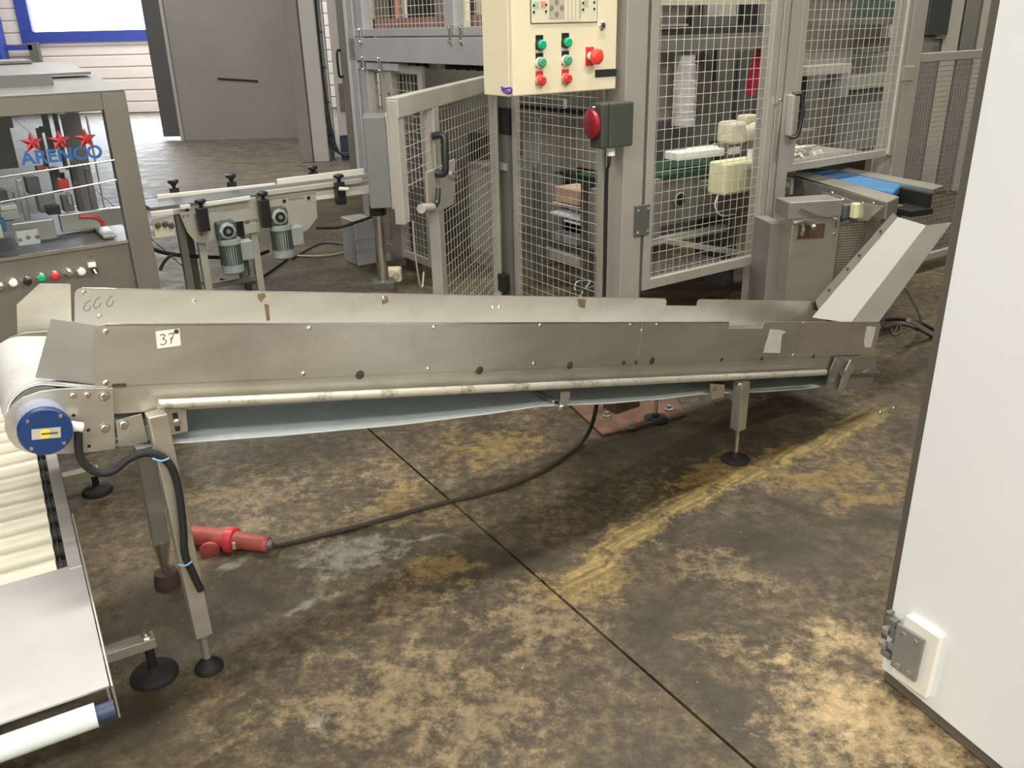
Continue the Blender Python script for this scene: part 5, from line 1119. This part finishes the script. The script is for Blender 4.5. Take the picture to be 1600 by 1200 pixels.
v = hy(1270, 353, -.03); MB().cyl((v.x, -0.03, v.z), (v.x, -0.05, v.z - 0.01), 0.014, 10).build('latch_knob', steel_b, hs, smooth=True)
for x, y in [(1303, 366), (1253, 318)]:
    v = hy(x, y, -0.002); 
v = hy(1303, 366, -0.002); bolt(0.009, 0.006).build('bolt', steel_b, hs, loc=(v.x, -0.002, v.z))
MB().path([hy(1250, 326, -.02), hy(1280, 338, -.02), hy(1302, 341, -.02), hy(1307, 345, -.02), hy(1306, 355, -.02)], 0.006, 8).build('grab_rod', steel_b, hs, smooth=True)
x2 = hy(1222, 400, .03).x
MB().box((hy(1200, 400, .1).x, 0.1, 0.02), (x0 + 0.004, 0.3, hy(1222, 355).z)).build('side_box', steel_d, hs, 0.004)
# mesh guard from the housing back to the chute
MG = thing('mesh_guard', 'bronze coloured fine wire mesh guard between drive housing and chute', 'guard', HS)
P = [HS.y(x, y, 0.0) for x, y in [(1308, 352), (1396, 330), (1382, 345), (1298, 450)]]
w_ = MB(); xa_, xb_ = P[0].x, P[1].x
n_ = 30
for k in range(n_ + 1):
    t = k / n_; xx = xa_ + (xb_ - xa_) * t; zt_ = P[0].z + (P[1].z - P[0].z) * t; zl_ = P[3].z + (P[1].z - P[3].z) * max(0, (xx - P[3].x)) / (P[1].x - P[3].x) * 1.0
    if zt_ - zl_ > 0.005: w_.cyl((xx, 0.01, zl_), (xx, 0.01, zt_), 0.0024, 4)
k = 0
while True:
    zz = P[3].z + 0.014 * k; k += 1
    if zz > P[1].z: break
    xe = P[3].x + (P[1].x - P[3].x) * (zz - P[3].z) / (P[1].z - P[3].z); xs_ = xa_ if zz < P[0].z else xa_ + (xb_ - xa_) * (zz - P[0].z) / max(1e-4, (P[1].z - P[0].z))
    if xe > xs_: w_.cyl((xs_, 0.012, zz), (xe, 0.012, zz), 0.0024, 4)
w_.build('wire_mesh', perf, MG)['kind'] = 'stuff'
MB().bar((P[3].x, 0.01, P[3].z), (P[1].x, 0.01, P[1].z), 0.012, 0.012, (0, 1, 0)).bar((P[0].x, 0.01, P[0].z), (P[1].x, 0.01, P[1].z), 0.012, 0.012, (0, 1, 0)).bar((P[0].x, 0.01, P[0].z), (P[3].x, 0.01, P[3].z), 0.012, 0.012, (0, 1, 0)).build('guard_frame', grey_d, MG)
MB().box((P[0].x, 0.10, 0.05), (P[1].x - 0.08, 0.12, P[0].z + 0.02)).build('dark_backing', grey_d, MG)
# chute feeding the tail of the long conveyor
cu = thing('discharge_chute', 'bent stainless discharge chute sloping down onto the tail of the long conveyor', 'chute', CV)
def cw(px, py, w): return CV.y(px, py, w)
TLc, TL2, TFo, TRc = cw(1396, 332, .43), cw(1403, 339, .41), cw(1447, 352, .255), cw(1487, 347, .10)
BLc, BL2, BFo, BRc = cw(1274, 470, .43), cw(1279, 484, .41), cw(1338, 493, .255), cw(1381, 492, .10)
TFo = on_plane(CV, 1447, 352, TL2, BL2, BFo); TRc = on_plane(CV, 1487, 347, TFo, BFo, BRc); TLc = on_plane(CV, 1396, 332, TL2, BL2, BLc)
ext = lambda a, b: b + (b - a) * 0.08
sm = mat('chute_steel', (0.27, 0.265, 0.24), 0.55, 0.55, 0.10, 3, 0.0, dirt=(0.22, 0.21, 0.18), dirt_amt=0.5, dscale=2.5)
def sheet(a, b, c, d, name, m): quadsheet([a, b, c, d], 0.003).build(name, m, cu)
sheet(TLc, TL2, BL2, BLc, 'chute_flange', sm); sheet(TL2, TFo, ext(TFo, BFo), ext(TL2, BL2), 'chute_bed', sm); sheet(TFo, TRc, ext(TRc, BRc), ext(TFo, BFo), 'chute_side', sm)
for t in (0.2, 0.47, 0.62, 0.85):
    p = TLc.lerp(BLc, t).lerp(TL2.lerp(BL2, t), 0.4) + Vector((0, -0.004, 0.003)); MB().cyl(p, p + Vector((-0.004, -0.003, 0.006)), 0.006, 8).build('rivet', weld, cu)
l0 = cw(1410, 440, .2)
lg = [CV.z(x, y, z) for x, y, z in [(1414, 448, .36), (1438, 496, .12), (1432, 510, .02)]]
MB().path(lg, 0.008, 6).build('prop_rod', steel_d, cu, smooth=True)
lg = [CV.z(1395, 440, .36), CV.z(1420, 500, .14), CV.z(1462, 525, .01)]
MB().bar(lg[1], lg[2], 0.03, 0.02).build('prop_foot', steel_d, cu)

# cables tangled on the floor to the right
for i, (pts, m_, lab) in enumerate([
    ([(1385, 500, .02), (1405, 498, .01), (1440, 505, .01), (1470, 520, .01), (1500, 530, .01)], rubber, 'black cable trailing over the floor behind the chute'),
    ([(1380, 512, .02), (1410, 506, .01), (1450, 520, .01), (1480, 545, .01)], grey_d, 'dark grey cable nearest the conveyor tail on the right'),
    ([(1398, 520, .01), (1404, 506, .01), (1408, 518, .01), (1396, 522, .01), (1392, 512, .01)], grey_m, 'small coiled grey wire beside the conveyor tail')]):
    fl_cable(pts, 0.009 if i < 2 else 0.004, m_, lab)
for i, (px, py) in enumerate([(1375, 644), (1396, 637)]):
    q = W.z(px, py, 0.006); o = MB().lathe((0, 0, -0.006), (0.3, 0.2, 1), [(0.008, 0), (0.009, 0.006), (0.004, 0.012)], 8).build('loose_nut', steel_b); o.location = (q.x, q.y, 0.006); tag(o, ['shiny loose nut on the floor, left one of the pair', 'shiny loose nut on the floor, right one of the pair'][i], 'nut', 'loose nuts on the floor')

# ================================================================= RED PLUG AND CABLE
q = W.z(355, 868, 0.0); ap = W.z(300, 836, 0.035); ep_ = W.z(420, 850, 0.035)
dv = (ep_ - ap); ang = math.atan2(dv.y, dv.x); Ln = dv.length
rp_ = thing('industrial_plug', 'scuffed red industrial coupler lying on the stained floor beside the near leg', 'plug', M=Matrix.Translation((ap.x, ap.y, 0.034)) @ Matrix.Rotation(ang, 4, 'Z'))
k_ = Ln
MB().lathe((0, 0, 0), (1, 0, 0), [(0.030, 0), (0.034, 0.004), (0.034, k_ * 0.5)], 22).build('socket_sleeve', red_d, rp_, smooth=True)
MB().lathe((k_ * 0.46, 0, 0), (1, 0, 0), [(0.034, 0), (0.044, 0.004), (0.046, 0.02), (0.042, 0.03), (0.034, 0.034)], 22).build('coupling_ring', mat('coupling_red', (0.5, 0.04, 0.05), 0.4), rp_, smooth=True)
MB().lathe((k_ * 0.58, 0, 0), (1, 0, 0), [(0.032, 0), (0.028, k_ * 0.1), (0.026, k_ * 0.38), (0.028, k_ * 0.385), (0.024, k_ * 0.42)], 18).build('plug_grip', red_d, rp_, smooth=True)
MB().lathe((k_ * 0.98, 0, 0), (1, 0, 0), [(0.020, 0), (0.018, 0.01), (0.01, 0.02)], 12).build('gland', grey_d, rp_, smooth=True)
MB().lathe((k_ * 0.32, -0.045, -0.012), (0.45, -0.8, -0.15), [(0.030, 0), (0.033, 0.006), (0.033, 0.014), (0.026, 0.018)], 20).build('lid', red_d, rp_, smooth=True)
MB().box((k_ * 0.60, -0.034, -0.012), (k_ * 0.63, -0.028, 0.012)).build('lock_tab', membrane_d, rp_)
fc = fl_cable([(424, 855, .03), (440, 851, .01), (480, 842, .008), (560, 822, .008), (640, 800, .008), (704, 783, .008), (755, 771, .008), (800, 757, .008), (850, 735, .008), (890, 708, .008), (915, 683, .03), (926, 660, .12), (932, 634, .26)], 0.0085, mat('dirty_cable', (0.035, 0.028, 0.02), 0.7), 'long dark cable from the red coupler across the floor to the conveyor')

# ================================================================= WHITE PANEL DOOR (right foreground)
b0 = W.z(1374, 1060, 0.0); b1 = W.z(1535, 1196, 0.0); an = math.atan2(b1.y - b0.y, b1.x - b0.x)
DF = Frame(b0.x, b0.y, math.degrees(an))
wdr = thing('white_enclosure_door', 'large white enclosure door with grey hinge filling the right foreground', 'door', DF)
# local x runs towards the camera along the leaf, -y is the visible face side
s_ = 1 if DF.o.y > 0 else -1
MB().box((0.0, 0.0, 0.035), (1.3, -0.04 * s_, 2.6)).build('door_leaf', white_p, wdr, 0.003)
MB().box((0.01, -0.005 * s_, 0.005), (1.3, -0.035 * s_, 0.034)).build('gap_shade', bedge, wdr)  # dark strip standing in for the shaded gap under the leaf
MB().box((0.0, -0.08 * s_, 0.05), (1.25, -0.95 * s_, 2.3)).build('unseen_dark_body', bedge, wdr, 0.004)  # unseen body added behind the leaf for dark reflections and floor shade
MB().box((-0.045, -0.03 * s_, 0.09), (-0.004, -0.075 * s_, 2.6)).build('frame_post', bedge, wdr, 0.003)
MB().box((-0.03, -0.045 * s_, 0.09), (-0.004, -0.08 * s_, 0.14)).build('wood_wedge', brass, wdr)
def dy(px, py, off=0.0): return DF.y(px, py, off * s_)
sb = [dy(x, y, .012) for x, y in [(1418, 960), (1472, 996), (1449, 1091), (1395, 1053), (1400, 1020)]]
MB().prism([(p.x, p.z) for p in sb], 0.0015 * s_, 0.018 * s_).build('spacer_block', white_n, wdr, 0.003)
hl = [dy(x, y, .026) for x, y in [(1402, 974), (1444, 1001), (1429, 1066), (1391, 1039)]]
hleaf = MB().prism([(p.x, p.z) for p in hl], 0.019 * s_, 0.027 * s_).build('hinge_leaf', box_g, wdr, 0.001)
for x, y in [(1411, 991), (1430, 1003), (1402, 1040), (1420, 1051)]:
    p = dy(x, y, .028); b_ = MB().cyl((p.x, 0.0265 * s_, p.z), (p.x, 0.0305 * s_, p.z), 0.0065, 14).build('screw', steel, hleaf)
    MB().box((p.x - 0.004, 0.0302 * s_, p.z - 0.001), (p.x + 0.004, 0.0308 * s_, p.z + 0.001)).build('screw_slot', ink, hleaf)
for (x, y, w2, h2) in [(1392, 972, .030, .022), (1383, 986, .020, .018), (1396, 990, .016, .03), (1379, 1008, .022, .016), (1393, 1010, .018, .02), (1384, 1022, .03, .016), (1388, 958, .012, .01)]:
    p = dy(x, y, .02); MB().box((p.x - w2 / 2, 0.004 * s_, p.z - h2 / 2), (p.x + w2 / 2, 0.024 * s_, p.z + h2 / 2)).build('hinge_knuckle', box_g if (x + y) % 2 else grey_m, wdr, 0.002)

# ================================================================= CEILING LAMPS (out of the frame)
for i, (x, y, p_) in enumerate(LAMPS):
    lp = thing('tube_lamp', 'ceiling tube lamp ' + ['behind the camera over the roller table', 'behind the camera over the open floor', 'over the white enclosure door', 'over the packing machine', 'over the long inclined conveyor', 'over the blue outfeed belt', 'over the mouth of the far hall', 'in the far hall'][i], 'lamp', M=Matrix.Translation((x, y, 4.93)) @ Matrix.Rotation(R(33), 4, 'Z'), group='ceiling tube lamps')
    MB().box((-1.25, -0.16, 0), (1.25, 0.16, 0.08)).build('lamp_housing', white_t, lp)
    MB().box((-0.02, -0.02, 0.08), (0.02, 0.02, 0.26)).build('lamp_hanger', grey_m, lp)
